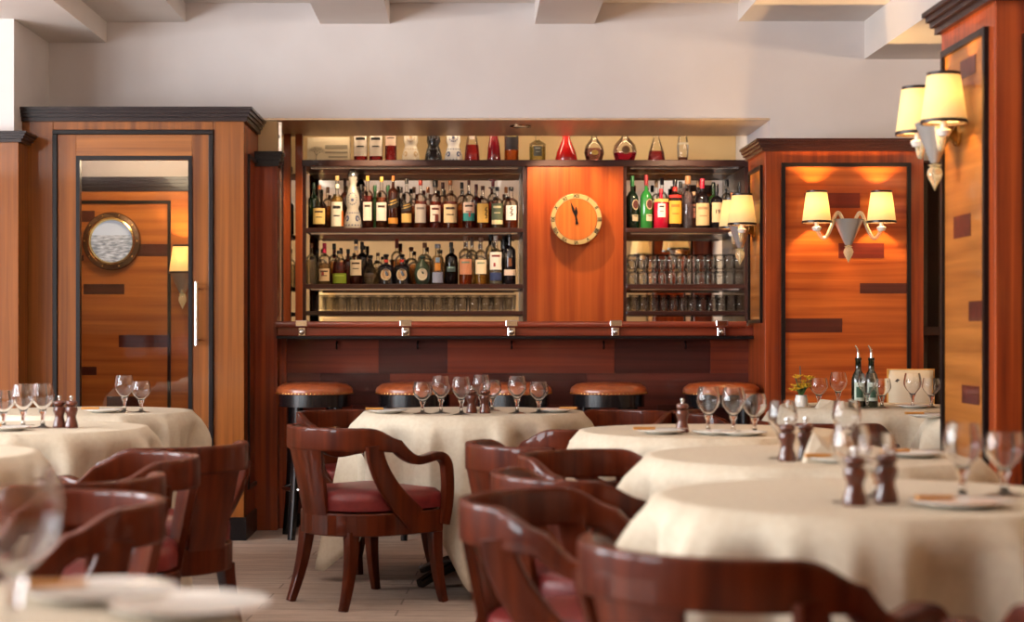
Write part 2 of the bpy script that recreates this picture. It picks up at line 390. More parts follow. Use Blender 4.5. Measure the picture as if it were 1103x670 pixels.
for yy in (366, 311): hb.tube([(hx, VY - 0.05, PZ(yy, VY)), (hx, VY + 0.01, PZ(yy, VY))], 0.007, 8)
hb.build('door_handle', M_chrome, dr)
point('vestibule_fill', (-1.75, 9.72, 2.08), 16, (1, .78, .5), .12)  # added fill to even out the vestibule, no ceiling lamp built
# porthole
def sea_mat():
    m = pbr('sea_view', (0.5, 0.55, 0.6), 0.4); N, L, bb = nodes(m)
    tc = N.new('ShaderNodeTexCoord'); sp = N.new('ShaderNodeSeparateXYZ'); L.new(tc.outputs['Object'], sp.inputs[0])
    mp = N.new('ShaderNodeMapping'); mp.inputs['Scale'].default_value = (1, 1, 4); nz = N.new('ShaderNodeTexNoise'); nz.inputs['Scale'].default_value = 26; nz.inputs['Detail'].default_value = 8
    L.new(tc.outputs['Object'], mp.inputs[0]); L.new(mp.outputs[0], nz.inputs['Vector'])
    cr = N.new('ShaderNodeValToRGB'); cr.color_ramp.elements[0].position = 0.35; cr.color_ramp.elements[1].position = 0.7
    cr.color_ramp.elements[0].color = (*srgb(112, 122, 134), 1); cr.color_ramp.elements[1].color = (*srgb(205, 210, 218), 1)
    L.new(nz.outputs['Fac'], cr.inputs['Fac'])
    gt = N.new('ShaderNodeMath'); gt.operation = 'GREATER_THAN'; gt.inputs[1].default_value = 0.035; L.new(sp.outputs['Z'], gt.inputs[0])
    mx = N.new('ShaderNodeMix'); mx.data_type = 'RGBA'; mx.inputs['B'].default_value = (*srgb(188, 198, 212), 1)
    L.new(gt.outputs[0], mx.inputs[0]); L.new(cr.outputs[0], mx.inputs['A']); L.new(mx.outputs['Result'], bb.inputs['Base Color'])
    L.new(mx.outputs['Result'], bb.inputs['Emission Color']); bb.inputs['Emission Strength'].default_value = 0.55
    return m
pc = P(121, 260, IY)
po = thing('porthole', 'round brass porthole showing grey sea, behind the door glass', 'porthole', (pc.x, IY - 0.004, pc.z))
R90 = Matrix.Rotation(PI / 2, 4, 'X')
b = MB(); b.lathe([(0.132, 0.0), (0.132, 0.03), (0.14, 0.038), (0.165, 0.032), (0.17, 0.02), (0.17, 0)], 48, M=R90); b.build('outer_ring', M_dbrass, po)
b = MB(); b.lathe([(0.122, 0.004), (0.122, 0.03), (0.128, 0.04), (0.137, 0.036), (0.137, 0.0)], 48, M=R90); b.build('inner_ring', M_brass, po)
b = MB(); b.lathe([(0, 0.008), (0.125, 0.008), (0.125, 0.0), (0, 0.0)], 48, M=R90); b.build('sea_view', sea_mat(), po)
for k in range(10):
    a = 2 * PI * k / 10
    MB().lathe([(0, 0.044), (0.005, 0.042), (0.007, 0.034), (0.007, 0.03)], 8, (0.153 * math.cos(a), 0.153 * math.sin(a), 0), M=R90).build('bolt', M_brass, po)

# ---- panelled pillar at the picture's edge
pl = sroot('column_left', 'panelled wooden pillar with stepped cornice beside the vestibule', 'column')
QY = 8.95; qx = PX(20, QY)
b = MB(); b.box(-3.2, qx, QY, 9.14, 0.1, 2.06); b.build('pillar_body', M_oak, pl, 0.003)
b = MB(); b.box(-3.2, qx - 0.12, QY - 0.004, QY, 0.15, 1.99); b.build('pillar_panel', M_red, pl)
b = MB(); b.box(qx - 0.125, qx - 0.105, QY - 0.01, QY, 0.12, 2.03); b.build('pillar_trim', M_ebony, pl)
b = MB(); cornice(b, -3.2, qx, QY, 9.14, 2.045, PZ(142, QY), 0.05, False, True); b.build('cornice', M_corn, pl)
b = MB(); b.box(-3.2, qx + 0.01, QY - 0.01, 9.14, 0, 0.1); b.build('baseboard', M_ebony, pl)

# ---- panelled cabinet wall with the sconce
KY = 9.2
kx0, kx1, kz = PX(824, KY), PX(995, KY), PZ(150, KY)
kr = sroot('wall_panelling', 'red mahogany panelled wall block with inlaid panel under the sconce', 'wall')
b = MB(); b.box(kx0, kx1, KY, YW, 0.1, kz - 0.05); b.build('body', M_red, kr, 0.004)
px0, px1, pz1 = PX(843, KY), PX(979, KY), PZ(178, KY)
b = MB(); b.box(px0, px1, KY - 0.004, KY + 0.01, 0.2, pz1, 0)
for (x0, x1, y0, y1) in ((866, 926, 208, 224), (903, 952, 262, 278), (926, 977, 305, 316), (846, 907, 343, 358)):
    b.box(PX(x0, KY), PX(x1, KY), KY - 0.006, KY, PZ(y1, KY), PZ(y0, KY), 1 if y0 < 300 else 2)
b.build('inlaid_panel', [M_teakr, M_inlayr, M_inlay], kr)
b = MB(); frame_y(b, px0 - 0.008, px1 + 0.008, 0.18, pz1 + 0.012, KY - 0.016, KY, 0.02); b.build('panel_trim', M_ebony, kr)
b = MB(); b.box(kx0 - 0.003, kx0, KY + 0.09, YW - 0.09, 1.15, 1.94); b.build('side_panel', M_teaky, kr)
b = MB(); frame_x(b, KY + 0.07, YW - 0.07, 1.13, 1.96, kx0 - 0.014, kx0, 0.018); b.build('side_trim', M_ebony, kr)
b = MB(); cornice(b, kx0, kx1, KY, YW, PZ(163, KY), kz, 0.05); b.build('cornice', M_cornr, kr)
b = MB(); b.box(kx0 - 0.01, kx1 + 0.01, KY - 0.012, YW, 0, 0.1); b.build('baseboard', M_ebony, kr)
# dark hanging beyond
cu = MB()
n = 60; pth = [(2.40 + 0.9 * k / n, 9.60 + 0.025 * math.sin(k * 1.1), 0) for k in range(n + 1)]
v = [(p[0], p[1], 0.02) for p in pth] + [(p[0], p[1], 2.0) for p in pth] + [(p[0], p[1] + 0.012, 0.02) for p in pth] + [(p[0], p[1] + 0.012, 2.0) for p in pth]
q = n + 1; f = []
for k in range(n): f += [(k, k + 1, q + k + 1, q + k), (2 * q + k + 1, 2 * q + k, 3 * q + k, 3 * q + k + 1), (q + k, q + k + 1, 3 * q + k + 1, 3 * q + k), (k + 1, k, 2 * q + k, 2 * q + k + 1)]
cu.add(v, f, 0, True)
cr_ = thing('curtain', 'dark olive curtain hanging in the gap between panelling and pillar', 'curtain', (0, 0, 0))
cu.build('fabric', pbr('olive_cloth', srgb(58, 46, 36), 0.85), cr_)
b = MB(); b.tube([(2.39, 9.56, 2.0), (3.3, 9.56, 2.0)], 0.012, 10); b.build('curtain_rail', M_shelf, cr_); b = MB(); b.box(2.38, 3.3, 9.545, 9.575, PZ(361, 9.55), PZ(352, 9.55)); b.build('tie_rail', M_shelf, cr_)

# ---- big wooden pillar
cX, cYn, cYf = 1.65, 5.53, 6.16
cr2 = sroot('column_right', 'large mahogany pillar with inlaid teak side panel and dark cornice', 'column')
b = MB(); b.box(cX, 2.45, cYn, cYf, 0.1, 2.14); b.build('pillar_body', M_red, cr2, 0.005)
pyf, pyn = 6.10, 5.61
b = MB(); b.box(cX - 0.005, cX, pyn, pyf, 0.2, PZ(62, 6.1), 0)
def cz(y, yy): return CH + (HY - yy) * y / F
for (ya, yb, z0, z1) in ((5.72, 5.90, cz(5.8, 82), cz(5.8, 62)), (5.78, 5.98, cz(5.9, 256), cz(5.9, 232)), (5.62, 5.80, cz(5.7, 346), cz(5.7, 324)), (5.68, 5.88, cz(5.8, 435), cz(5.8, 415))):
    b.box(cX - 0.007, cX, ya, yb, z0, z1, 1)
b.build('inlaid_panel', [M_teaky, M_inlay], cr2)
b = MB(); frame_x(b, pyn - 0.015, pyf + 0.015, 0.18, PZ(60, 6.1) + 0.015, cX - 0.016, cX, 0.022); b.build('panel_trim', M_ebony, cr2)
b = MB(); frame_y(b, cX + 0.085, 2.36, 0.2, 2.02, cYn - 0.014, cYn, 0.022); b.build('front_trim', M_ebony, cr2)
b = MB(); b.box(cX + 0.107, 2.34, cYn - 0.004, cYn, 0.22, 2.0); b.build('front_panel', M_red, cr2)
b = MB(); cornice(b, cX, 2.45, cYn, cYf, 2.125, 2.205, 0.055, bk=True); b.build('cornice', M_corn, cr2)
b = MB(); b.box(cX - 0.012, 2.46, cYn - 0.012, cYf + 0.012, 0, 0.1); b.build('baseboard', M_ebony, cr2)

# unseen lamps added as fill: wall uplighters, bowl pendants, floor lamps behind the camera
for k, (x, y) in enumerate(UP_FILL):
    sg = -1 if x < 0 else 1
    u = MB().prism([(-.14, 0), (.14, 0), (.10, .16), (-.10, .16)], 2.20, 2.33, M=Matrix.Translation((x + sg * .2, y, 0)) @ Matrix.Rotation(PI / 2 * sg, 4, 'Z')).build('added_uplighter', M_china)
    tag(u, 'added unseen white plaster uplighter high on the %s wall, %s from the entrance' % ('window' if sg < 0 else 'beige', ORD[k % 4]), 'wall lamp', 'added uplighters')
for k, (x, y, z) in enumerate(BOWL_FILL):
    t = thing('added_pendant_bowl', 'added unseen white bowl pendant lamp hung from the ceiling, %s from the entrance' % ORD[k], 'ceiling lamp', (x, y, z), 0, 'added bowl pendants')
    MB().lathe([(0, -.06), (.09, -.05), (.17, 0), (.22, .06), (.215, .06), (.165, .004), (.09, -.042), (0, -.052)], 36).build('bowl', M_china, t)
    for q_ in range(3):
        a = 2 * PI * q_ / 3; MB().tube([(.215 * math.cos(a), .215 * math.sin(a), .055), (0, 0, 2.88 - z)], .003, 6).build('cord', M_steel, t)
    MB().lathe([(0, 2.87 - z), (.05, 2.87 - z), (.05, 2.899 - z), (0, 2.899 - z)], 20).build('ceiling_rose', M_china, t)
for k, (x, y) in enumerate(FLOOR_FILL):
    t = thing('added_floor_lamp', 'added unseen brass floor lamp with wide cream shade, %s from the window wall' % ORD[k], 'lamp', (x, y, 0), 0, 'added floor lamps by the entrance')
    MB().lathe([(0, 0), (.15, 0), (.15, .015), (.02, .03), (.012, .05), (.012, 1.35), (0, 1.35)], 28).build('stand', M_brass, t)
    MB().lathe([(.24, 1.25), (.2, 1.415), (.16, 1.58)], 36).build('lamp_shade', M_shade, t)
    point('floor_lamp_fill', (0, 0, 1.42), 26, WARM, .06, t)
# ------------------------------------------------------------------ back bar
SY = 10.45                                   # front plane of the shelving
MY = 10.92                                   # mirror plane
sx0, sx1, ux0, ux1 = PX(325, SY), PX(806, SY) + 0.04, PX(565.5, SY), PX(673, SY)
bb = thing('back_bar_shelving', 'dark wooden back bar of mirrored shelves with orange central panel', 'shelving', (0, 0, 0))
b = MB(); b.box(-1.03, RX1, MY, MY + 0.02, 0.9, 2.06); b.build('mirror', M_mirror, bb)
for x, w, dp in ((PX(327.5, SY), 0.02, .05), (ux0, 0.024, MY - SY), (ux1, 0.02, MY - SY)):
    MB().box(x - w / 2, x + w / 2, SY, SY + dp, 0.95, PZ(176, SY)).build('upright', M_shelf, bb, 0.002)
MB().box(RX1 - 0.03, RX1, SY, MY, 0.95, 2.1).build('upright', M_shelf, bb)
MB().box(PX(318.5, SY), PX(326, SY), SY - 0.02, SY + .03, 1.12, 2.6).build('post', M_clockp, bb, 0.003)
ZT, Z1, Z2, Z3 = PZ(172.5, SY), PZ(245.5, SY), PZ(306, SY), PZ(335, SY)
MB().box(sx0, RX1, SY - 0.02, MY, ZT - 0.038, ZT).build('shelf', M_shelf, bb, 0.003)
for (a, c) in ((sx0 + 0.02, ux0 - 0.012), (ux1 + 0.01, RX1 - 0.03)):
    for z in (Z1, Z2, Z3):
        MB().box(a, c, SY, MY, z - 0.026, z).build('shelf', M_shelf, bb, 0.003)
MB().box(ux0 + 0.012, ux1 - 0.01, SY - 0.01, MY, 0.95, PZ(179, SY)).build('centre_panel', M_clockp, bb)
MB().box(sx0 - 0.03, RX1, SY - 0.12, MY, 0.0, 0.98).build('base_cabinet', M_shelf, bb)
ZB = 0.98
M_fillstrip = pbr('added_glow_strip', (1, 0.9, 0.7), 0.4, emit=(1.0, 0.76, 0.42), estr=1.5)  # glow of the added strip behind the lintel
for (a, c) in ((sx0 + 0.02, ux0 - 0.012), (ux1 + 0.01, RX1 - 0.03)):
    for z in (ZT - 0.038, Z1 - 0.026, Z2 - 0.026):
        MB().box(a + 0.03, c - 0.03, SY + 0.05, SY + 0.075, z - 0.008, z).build('metal_strip', M_steel, bb)
cl = MB().box(-1.0, RX1 - 0.02, 10.56, 10.60, 2.40, 2.43).build('added_cove_strip', M_fillstrip); tag(cl, 'added unseen long warm lamp strip tucked behind the bar lintel, above the top shelf', 'light')
area('cove_fill', (0.3, 10.57, 2.395), (0.5, 0, 0), 2.5, 0.04, 10, (1.0, 0.78, 0.52))  # added light to brighten the top shelf nook
# side of the recess: pilaster and side mirror
sp_ = sroot('wall_recess_side', 'dark pilaster and mirrored side of the bar recess', 'wall')
MB().box(VX1, -1.045, 9.62, YW + 0.05, 0.0, 2.03).build('pilaster', M_red, sp_)
b = MB(); cornice(b, VX1, -1.045, 9.62, YW, 1.985, 2.065, 0.03, False, True); b.build('cornice', M_ebony, sp_)
MB().box(-1.06, -1.04, YW + 0.05, MY, 1.0, 2.25).build('side_mirror', M_mirror, sp_)
MB().box(-1.17, -1.06, YW + 0.05, 11.0, 0, 2.06).build('backing', M_shelf, sp_); MB().box(-1.17, -1.06, YW + 0.02, 11.0, 2.06, SOF - 0.015).build('plaster_return', M_wallb, sp_)
# single downlight fitting in the lintel; outer two spots are added, without fittings
spots = [(PX(400, 10.1), 10.02), (PX(560, 10.1), 10.02), (PX(735, 10.1), 10.02)]
for k, (x, y) in enumerate(spots[1:2]):
    d = thing('downlight', 'small round recessed downlight in the underside of the bar lintel', 'light', (x, y, SOF - 0.012))
    MB().lathe([(0.045, -0.006), (0.06, -0.006), (0.06, 0), (0.045, 0)], 24).build('bezel', M_dbrass, d)
    MB().lathe([(0, -0.003), (0.045, -0.003), (0.045, 0), (0, 0)], 24).build('lamp', pbr('downlight_lamp', (.8, .7, .5), 0.4, emit=(1, 0.8, 0.5), estr=.12), d)
spot('bar_spot', (spots[1][0] + 0.16, 10.10, SOF - 0.03), (PX(620, SY), SY + 0.1, 1.40), 46, (1.0, 0.74, 0.45), math.radians(95), 0.015)
spot('bar_spot', (spots[0][0], 10.03, SOF - 0.03), (spots[0][0], SY + 0.1, 1.3), 40, (1.0, 0.74, 0.45), math.radians(110), 0.03)
spot('bar_spot', (spots[2][0], 10.03, SOF - 0.03), (spots[2][0], SY + 0.1, 1.3), 40, (1.0, 0.74, 0.45), math.radians(110), 0.03)

# ------------------------------------------------------------------ text helper
def text_mesh(body, size, ext=0.0):
    c = bpy.data.curves.new('txt', 'FONT'); c.body = body; c.size = size; c.align_x = 'CENTER'; c.align_y = 'CENTER'; c.resolution_u = 3; c.extrude = ext; c.offset = size * .02
    o = bpy.data.objects.new('txt', c); COL.objects.link(o)
    dg = bpy.context.evaluated_depsgraph_get(); me = bpy.data.meshes.new_from_object(o.evaluated_get(dg))
    vs_ = [v.co.copy() for v in me.vertices]; fs = [tuple(p.vertices) for p in me.polygons]
    bpy.data.objects.remove(o); bpy.data.curves.remove(c); bpy.data.meshes.remove(me)
    return vs_, fs
# clock
cc = P(620, 237, SY - 0.01)
ck = thing('wall_clock', 'round wooden wall clock with ivory numeral ring on orange panel', 'clock', (cc.x, SY - 0.0251, cc.z))
MB().lathe([(0, -0.015), (0.128, -0.015), (0.15, 0.0), (0.155, 0.045), (0.15, 0.05), (0, 0.05)], 56, M=R90).build('case', M_clockp, ck)
MB().lathe([(0.124, 0.05), (0.124, 0.054), (0.148, 0.054), (0.150, 0.05)], 56, M=R90).build('numeral_ring', pbr('ivory', srgb(176, 146, 92), 0.5), ck)
MB().lathe([(0, 0.0515), (0.121, 0.0515), (0.121, 0.05)], 56, M=R90).build('face', wood('clock_face_wood', srgb(176, 90, 32), srgb(196, 108, 44), 'z'), ck)
nm = MB()
for k, t in enumerate(['XII', 'I', 'II', 'III', 'IIII', 'V', 'VI', 'VII', 'VIII', 'IX', 'X', 'XI']):
    vs_, fs = text_mesh(t, 0.030, 0.0006)
    a = -2 * PI * k / 12
    M = R90 @ Matrix.Rotation(a, 4, 'Z') @ Matrix.Translation((0, 0.1365, 0.0548))
    nm.add(vs_, fs, 0, False, M)
nm.build('numerals', M_ebony, ck)
def hand(ang, ln, w, z):
    h = MB(); M = R90 @ Matrix.Rotation(ang, 4, 'Z')
    h.prism([(-w * .5, -0.03), (w * .5, -0.03), (w * .35, 0.02), (w, ln * 0.55), (0, ln), (-w, ln * 0.55), (-w * .35, 0.02)], z, z + 0.0015, 0, False, M)
    return h
hand(math.radians(18), 0.115, 0.008, 0.056).build('minute_hand', M_ebony, ck)
hand(math.radians(1), 0.078, 0.010, 0.054).build('hour_hand', M_ebony, ck)
MB().lathe([(0, 0.06), (0.007, 0.06), (0.007, 0.052)], 12, M=R90).build('hub', M_ebony, ck)

# ------------------------------------------------------------------ bar counter
bc = thing('bar_counter', 'long mahogany bar counter with block panelled front and polished rail', 'bar', (0, 0, 0))
BX0, BX1, BY = -1.044, PX(815, 9.75) - 0.02, 9.74
MB().box(BX0, BX1, BY - 0.18, BY + 0.35, 1.045, 1.06).build('counter_edge', M_ebony, bc)
MB().box(BX0, BX1, BY - 0.16, BY + 0.36, 1.06, 1.115).build('counter_top', M_rail, bc, 0.006)
rl = MB(); rl.sweep([(BX0, BY - 0.17, 1.122), (PX(803, 9.57), BY - 0.17, 1.122)], [0.06] * 2, [0.036] * 2, lambda i, t: (0, 1, 0)); rl.build('arm_rail', M_rail, bc)
fr = MB()
fr.box(BX0, BX1, BY + 0.012, BY + 0.05, 0.08, 1.045, 2)
rows = [(366, 402, [(290, 408, 0), (408, 482, 1), (482, 662, 0), (662, 765, 1), (765, 813, 0)]),
        (402, 436, [(290, 345, 2), (345, 420, 1), (420, 520, 0), (520, 632, 1), (632, 813, 2)]),
        (436, 480, [(290, 380, 0), (380, 470, 2), (470, 590, 0), (590, 708, 2), (708, 813, 1)]),
        (480, 520, [(290, 330, 1), (330, 450, 0), (450, 560, 1), (560, 690, 0), (690, 813, 2)]),
        (520, 553, [(290, 400, 2), (400, 510, 0), (510, 640, 2), (640, 760, 1), (760, 813, 0)])]
for (y0, y1, cells) in rows:
    for (x0, x1, mi) in cells:
        fr.box(max(BX0, PX(x0, BY)) + 0.001, min(BX1, PX(x1, BY)) - 0.001, BY, BY + 0.012, PZ(y1, BY) + 0.001, min(1.045, PZ(y0, BY)) - 0.001, mi)
fr.build('front_panel', M_bar, bc)
MB().box(BX0, BX1, BY + 0.03, BY + 0.2, 0, 0.085).build('kick_board', M_black, bc)
MB().box(BX0, BX0 + 0.04, BY - 0.02, BY + 0.34, 0.0, 1.045).build('end_post', M_red, bc)
for px in (325, 437, 551, 663, 777):
    x = PX(px, 9.56)
    k = MB(); k.box(x - 0.032, x + 0.032, BY - 0.203, BY - 0.135, 1.112, 1.145); k.box(x - 0.02, x + 0.02, BY - 0.175, BY - 0.155, 1.06, 1.115)
    k.lathe([(0, 0.03), (0.012, 0.028), (0.016, 0.015), (0.01, 0)], 12, M=Matrix.Translation((x, BY - 0.17, 1.082)) @ R90)
    k.build('rail_bracket', M_chrome, bc, 0.003)
for px in (363, 450, 551, 650, 738):
    x = PX(px, BY)
    k = MB(); k.tube([(x, BY, 1.03), (x, BY - 0.03, 1.02), (x, BY - 0.035, 1.0), (x, BY - 0.02, 0.99)], 0.006, 8); k.build('bag_hook', M_black, bc)

# ------------------------------------------------------------------ bar stools
def make_stool(label, loc, rz):
    t = thing('bar_stool', label, 'stool', loc, rz, 'bar stools along the counter')
    MB().lathe([(0, 0.818), (0.12, 0.816), (0.17, 0.808), (0.197, 0.79), (0.203, 0.775), (0.2, 0.755), (0, 0.755)], 40).build('seat', M_tan, t)
    nl = MB()
    for k in range(60):
        a = 2 * PI * k / 60; nl.lathe([(0, 0.0), (0.004, -0.002), (0.0045, -0.006)], 6, (0, 0, 0), M=Matrix.Rotation(a, 4, 'Z') @ Matrix.Translation((0.207, 0, 0.76)) @ Matrix.Rotation(PI / 2, 4, 'Y'))
    nl.build('nail_heads', M_brass, t)
    MB().lathe([(0.12, 0.755), (0.19, 0.755), (0.19, 0.69), (0.12, 0.69)], 40).build('apron', M_black, t)
    for a in (PI / 4, 3 * PI / 4, 5 * PI / 4, 7 * PI / 4):
        c, s = math.cos(a), math.sin(a)
        pts = [(c * (0.145 + 0.05 * u ** 2), s * (0.145 + 0.05 * u ** 2), 0.72 * (1 - u)) for u in [k / 8 for k in range(9)]]
        wd_ = [0.05 - 0.016 * k / 8 for k in range(9)]
        MB().sweep(pts, wd_, wd_, lambda i, tt, c=c, s=s: (-s, c, 0)).build('leg', M_black, t)
    fr_ = MB(); R_ = 0.165
    fr_.tube([(R_ * math.cos(2 * PI * k / 32), R_ * math.sin(2 * PI * k / 32), 0.26) for k in range(33)], 0.011, 8)
    fr_.build('foot_ring', M_chrome, t)
    return t
SL = ['under the first chrome bracket, beside the walnut vestibule', 'half hidden behind the white round table, second from the vestibule',
      'behind the goblets of the round table, below the clock panel edge', 'standing clear below the clock, fourth from the vestibule', 'last along the bar, beside the red panelled wall']
st0 = None
for k, px in enumerate((339, 446, 553, 655.5, 777)):
    loc = (PX(px, 9.33), 9.33, 0)
    if st0 is None: st0 = make_stool('tan leather bar stool ' + SL[k], loc, 0.2)
    else: dup(st0, 'tan leather bar stool ' + SL[k], loc, 0.2 + 0.35 * k)

# ------------------------------------------------------------------ bottles
def lab_patch(mb, r, z0, z1, half, mat=0, off=0.0, sl=0.0, n=10):
    vs_ = []; fs = []
    for k in range(n + 1):
        a = -PI / 2 + off - half + 2 * half * k / n
        d = sl * (k / n - 0.5)
        vs_ += [(r * math.cos(a), r * math.sin(a), z0 + d), (r * math.cos(a), r * math.sin(a), z1 + d)]
    for k in range(n): fs.append((2 * k, 2 * k + 2, 2 * k + 3, 2 * k + 1))
    mb.add(vs_, fs, mat, True)
def col(name, c, rough=0.5, **k): return pbr(name + '_%d_%d_%d' % tuple(c), srgb(*c), rough, **k)
def liquid(c):
    n_ = 'liquid_%d_%d_%d' % tuple(c)
    if n_ in MATS: return MATS[n_]
    m = bpy.data.materials.new(n_); m.use_nodes = True; MATS[n_] = m
    N, L = m.node_tree.nodes, m.node_tree.links; N.remove(N['Principled BSDF'])
    q = srgb(*c); mxv = max(q); tint = tuple((v / mxv) ** .42 * (.84 + .14 * mxv) for v in q)
    t = N.new('ShaderNodeBsdfTransparent'); t.inputs[0].default_value = (*tint, 1)
    d = N.new('ShaderNodeBsdfPrincipled'); d.inputs['Base Color'].default_value = (*q, 1); d.inputs['Roughness'].default_value = .1
    x = N.new('ShaderNodeMixShader'); x.inputs[0].default_value = .30
    L.new(t.outputs[0], x.inputs[1]); L.new(d.outputs[0], x.inputs[2]); L.new(x.outputs[0], N['Material Output'].inputs['Surface'])
    return m
def dglass(c): return pbr('dark_glass_%d_%d_%d' % tuple(c), srgb(*c), 0.06, coat=0.6)
CLEAR = thin_glass('bottle_glass', (0.975, 0.97, 0.94), 0.04, 0.8)
CREAM = (226, 206, 170); WHITE = (226, 218, 204)
def bottle(label, px, Y, z, h, r, glass='clear', liq=None, fill=0.75, cap=(30, 26, 28), lab=CREAM, lz=(0.12, 0.5), print_=(70, 50, 40), sh=0.62, nk=0.74, nr=0.28,
           capf=0.1, kind='round', slant=False, prints=2, collar=None, capw=1.15, group=None, name='liquor_bottle', extra=None, half=1.0, rz=0.0, base_lab=None):
    t = thing(name, label, 'bottle', (PX(px, Y), Y, z), rz, group)
    rn = r * nr
    if kind == 'round': pr = [(0, 0), (r * .9, 0), (r, h * .02), (r, h * sh), (r * .93, h * (sh + (nk - sh) * .35)), (r * .6, h * (sh + (nk - sh) * .75)), (rn, h * nk), (rn * .9, h * .97), (0, h * .97)]
    elif kind == 'flare': pr = [(0, 0), (r * .95, 0), (r, h * .03), (r * .82, h * .35), (r * .5, h * .62), (rn * 1.1, h * .78), (rn, h * .97), (0, h * .97)]
    elif kind == 'ball': pr = [(0, 0), (r * .5, 0), (r * .82, h * .10), (r, h * .30), (r * .86, h * .5), (r * .5, h * .64), (rn, h * .72), (rn, h * .97), (0, h * .97)]
    elif kind == 'egg': pr = [(0, 0), (r * .72, 0), (r * .95, h * .2), (r, h * .45), (r * .8, h * .7), (rn * 1.2, h * .86), (rn, h * .97), (0, h * .97)]
    else: pr = [(0, 0), (r * .95, 0), (r, h * .02), (r, h * sh), (r * .8, h * (sh + .04)), (rn, h * (sh + .12)), (rn, h * .97), (0, h * .97)]
    gm = CLEAR if glass == 'clear' else (thin_glass('tint_glass_%d_%d_%d' % glass, srgb(*glass), 0.04, 0.9) if liq is not None else dglass(glass))
    flat = kind == 'flask'
    MB().lathe(pr, 20, sy=0.55 if flat else 1).build('body', gm, t)
    if liq is not None:
        lp = [(0, 0.004)]
        zf = h * fill
        for a, c in zip(pr, pr[1:]):
            if a[0] < 1e-6: lp.append((max(0, c[0] - 0.003), 0.004)); continue
            if c[1] >= zf:
                u = (zf - a[1]) / max(1e-6, c[1] - a[1]); lp.append((max(0.001, a[0] + (c[0] - a[0]) * u - 0.003), zf)); break
            lp.append((max(0.001, c[0] - 0.003), max(0.004, c[1])))
        lp.append((0, lp[-1][1]))
        MB().lathe(lp, 20, sy=0.55 if flat else 1).build('liquid', liquid(liq), t)
    if cap is not None:
        if capf == 'ball': MB().lathe([(0, h * 1.04), (r * .28, h * 1.03), (r * .4, h * .99), (r * .28, h * .945), (rn * 1.1, h * .935), (rn * 1.1, h * .91), (0, h * .91)], 14).build('stopper', col('cap', cap, 0.3), t)
        elif capf == 'tee': MB().lathe([(0, h), (r * .62, h), (r * .62, h * .97), (rn * 1.05, h * .965), (rn * 1.05, h * .86), (0, h * .86)], 14).build('stopper', col('cap', cap, 0.3), t)
        else: MB().lathe([(0, h), (rn * capw * .9, h), (rn * capw, h * .99), (rn * capw, h * (1 - capf)), (0, h * (1 - capf))], 14).build('cap', col('cap', cap, 0.3), t)
    if collar is not None:
        MB().lathe([(rn * 1.12, h * .76), (rn * 1.12, h * .84), (rn, h * .845)], 14).build('collar', col('foil', collar, 0.35), t)
    if lab is not None:
        lm = MB(); R = r + 0.0012; z0, z1 = h * lz[0], h * lz[1]
        if flat: pass
        sl = 0.35 * (z1 - z0) if slant else 0
        lab_patch(lm, R, z0, z1, half, 0, 0, sl)
        for q_ in range(prints):
            zz = z0 + (z1 - z0) * (0.72 - 0.32 * q_)
            lab_patch(lm, R + 0.0006, zz, zz + (z1 - z0) * (0.12 if q_ == 0 else 0.06), half * (0.62 - 0.15 * q_), 1, 0, sl * 0.62)
        if flat: lm.v = [(a, b_ * 0.55 - 0.002, c) for a, b_, c in lm.v]
        mats = [col('label', lab, 0.6), col('print', print_, 0.6)]
        if base_lab:
            lab_patch(lm, R + 0.0002, h * base_lab[1], h * base_lab[2], half, 2); mats.append(col('label', base_lab[0], 0.6))
        if extra:
            for (z0_, z1_, hf, off, c_) in extra:
                lab_patch(lm, R + 0.001, h * z0_, h * z1_, hf, len(mats), off); mats.append(col('label', c_, 0.6))
        lm.build('label', mats, t)
    return t
def oval_label(t, r, zc, w, hh, c1, c2):
    m = MB()
    for k_, (s_c, mi) in enumerate(((1.0, 0), (0.8, 1))):
        n = 20; vs_ = []
        for k in range(n):
            a = 2 * PI * k / n; u = math.cos(a) * w * s_c / r; rr = r + 0.0015 + 0.0006 * k_
            vs_.append((rr * math.cos(-PI / 2 + u), rr * math.sin(-PI / 2 + u), zc + math.sin(a) * hh * s_c))
        m.add(vs_, [tuple(range(n))], mi, False)
    m.build('label', [col('label', c1, 0.6), col('print', c2, 0.6)], t)
def text_on(t, body, size, r, zc, slope, c):
    vs_, fs = text_mesh(body, size)
    m = MB(); out = []
    for v in vs_:
        u = v.x / r; out.append((r * math.cos(-PI / 2 + u), r * math.sin(-PI / 2 + u), zc + v.y + slope * v.x))
    m.add(out, fs); m.build('lettering', col('print', c, 0.6), t)
def strokes_on(t, r, z0, z1, u0, c):
    m = MB()
    for k in range(5):
        zz = z0 + (z1 - z0) * k / 4.6; lab_patch(m, r, zz, zz + (z1 - z0) * 0.10, 0.18 + 0.08 * (k % 2), 0, u0, (z1 - z0) * 0.12 * (-1) ** k, 4)
    lab_patch(m, r + 0.0004, z0, z1, 0.035, 0, u0, 0, 2)
    m.build('calligraphy', col('print', c, 0.6), t)
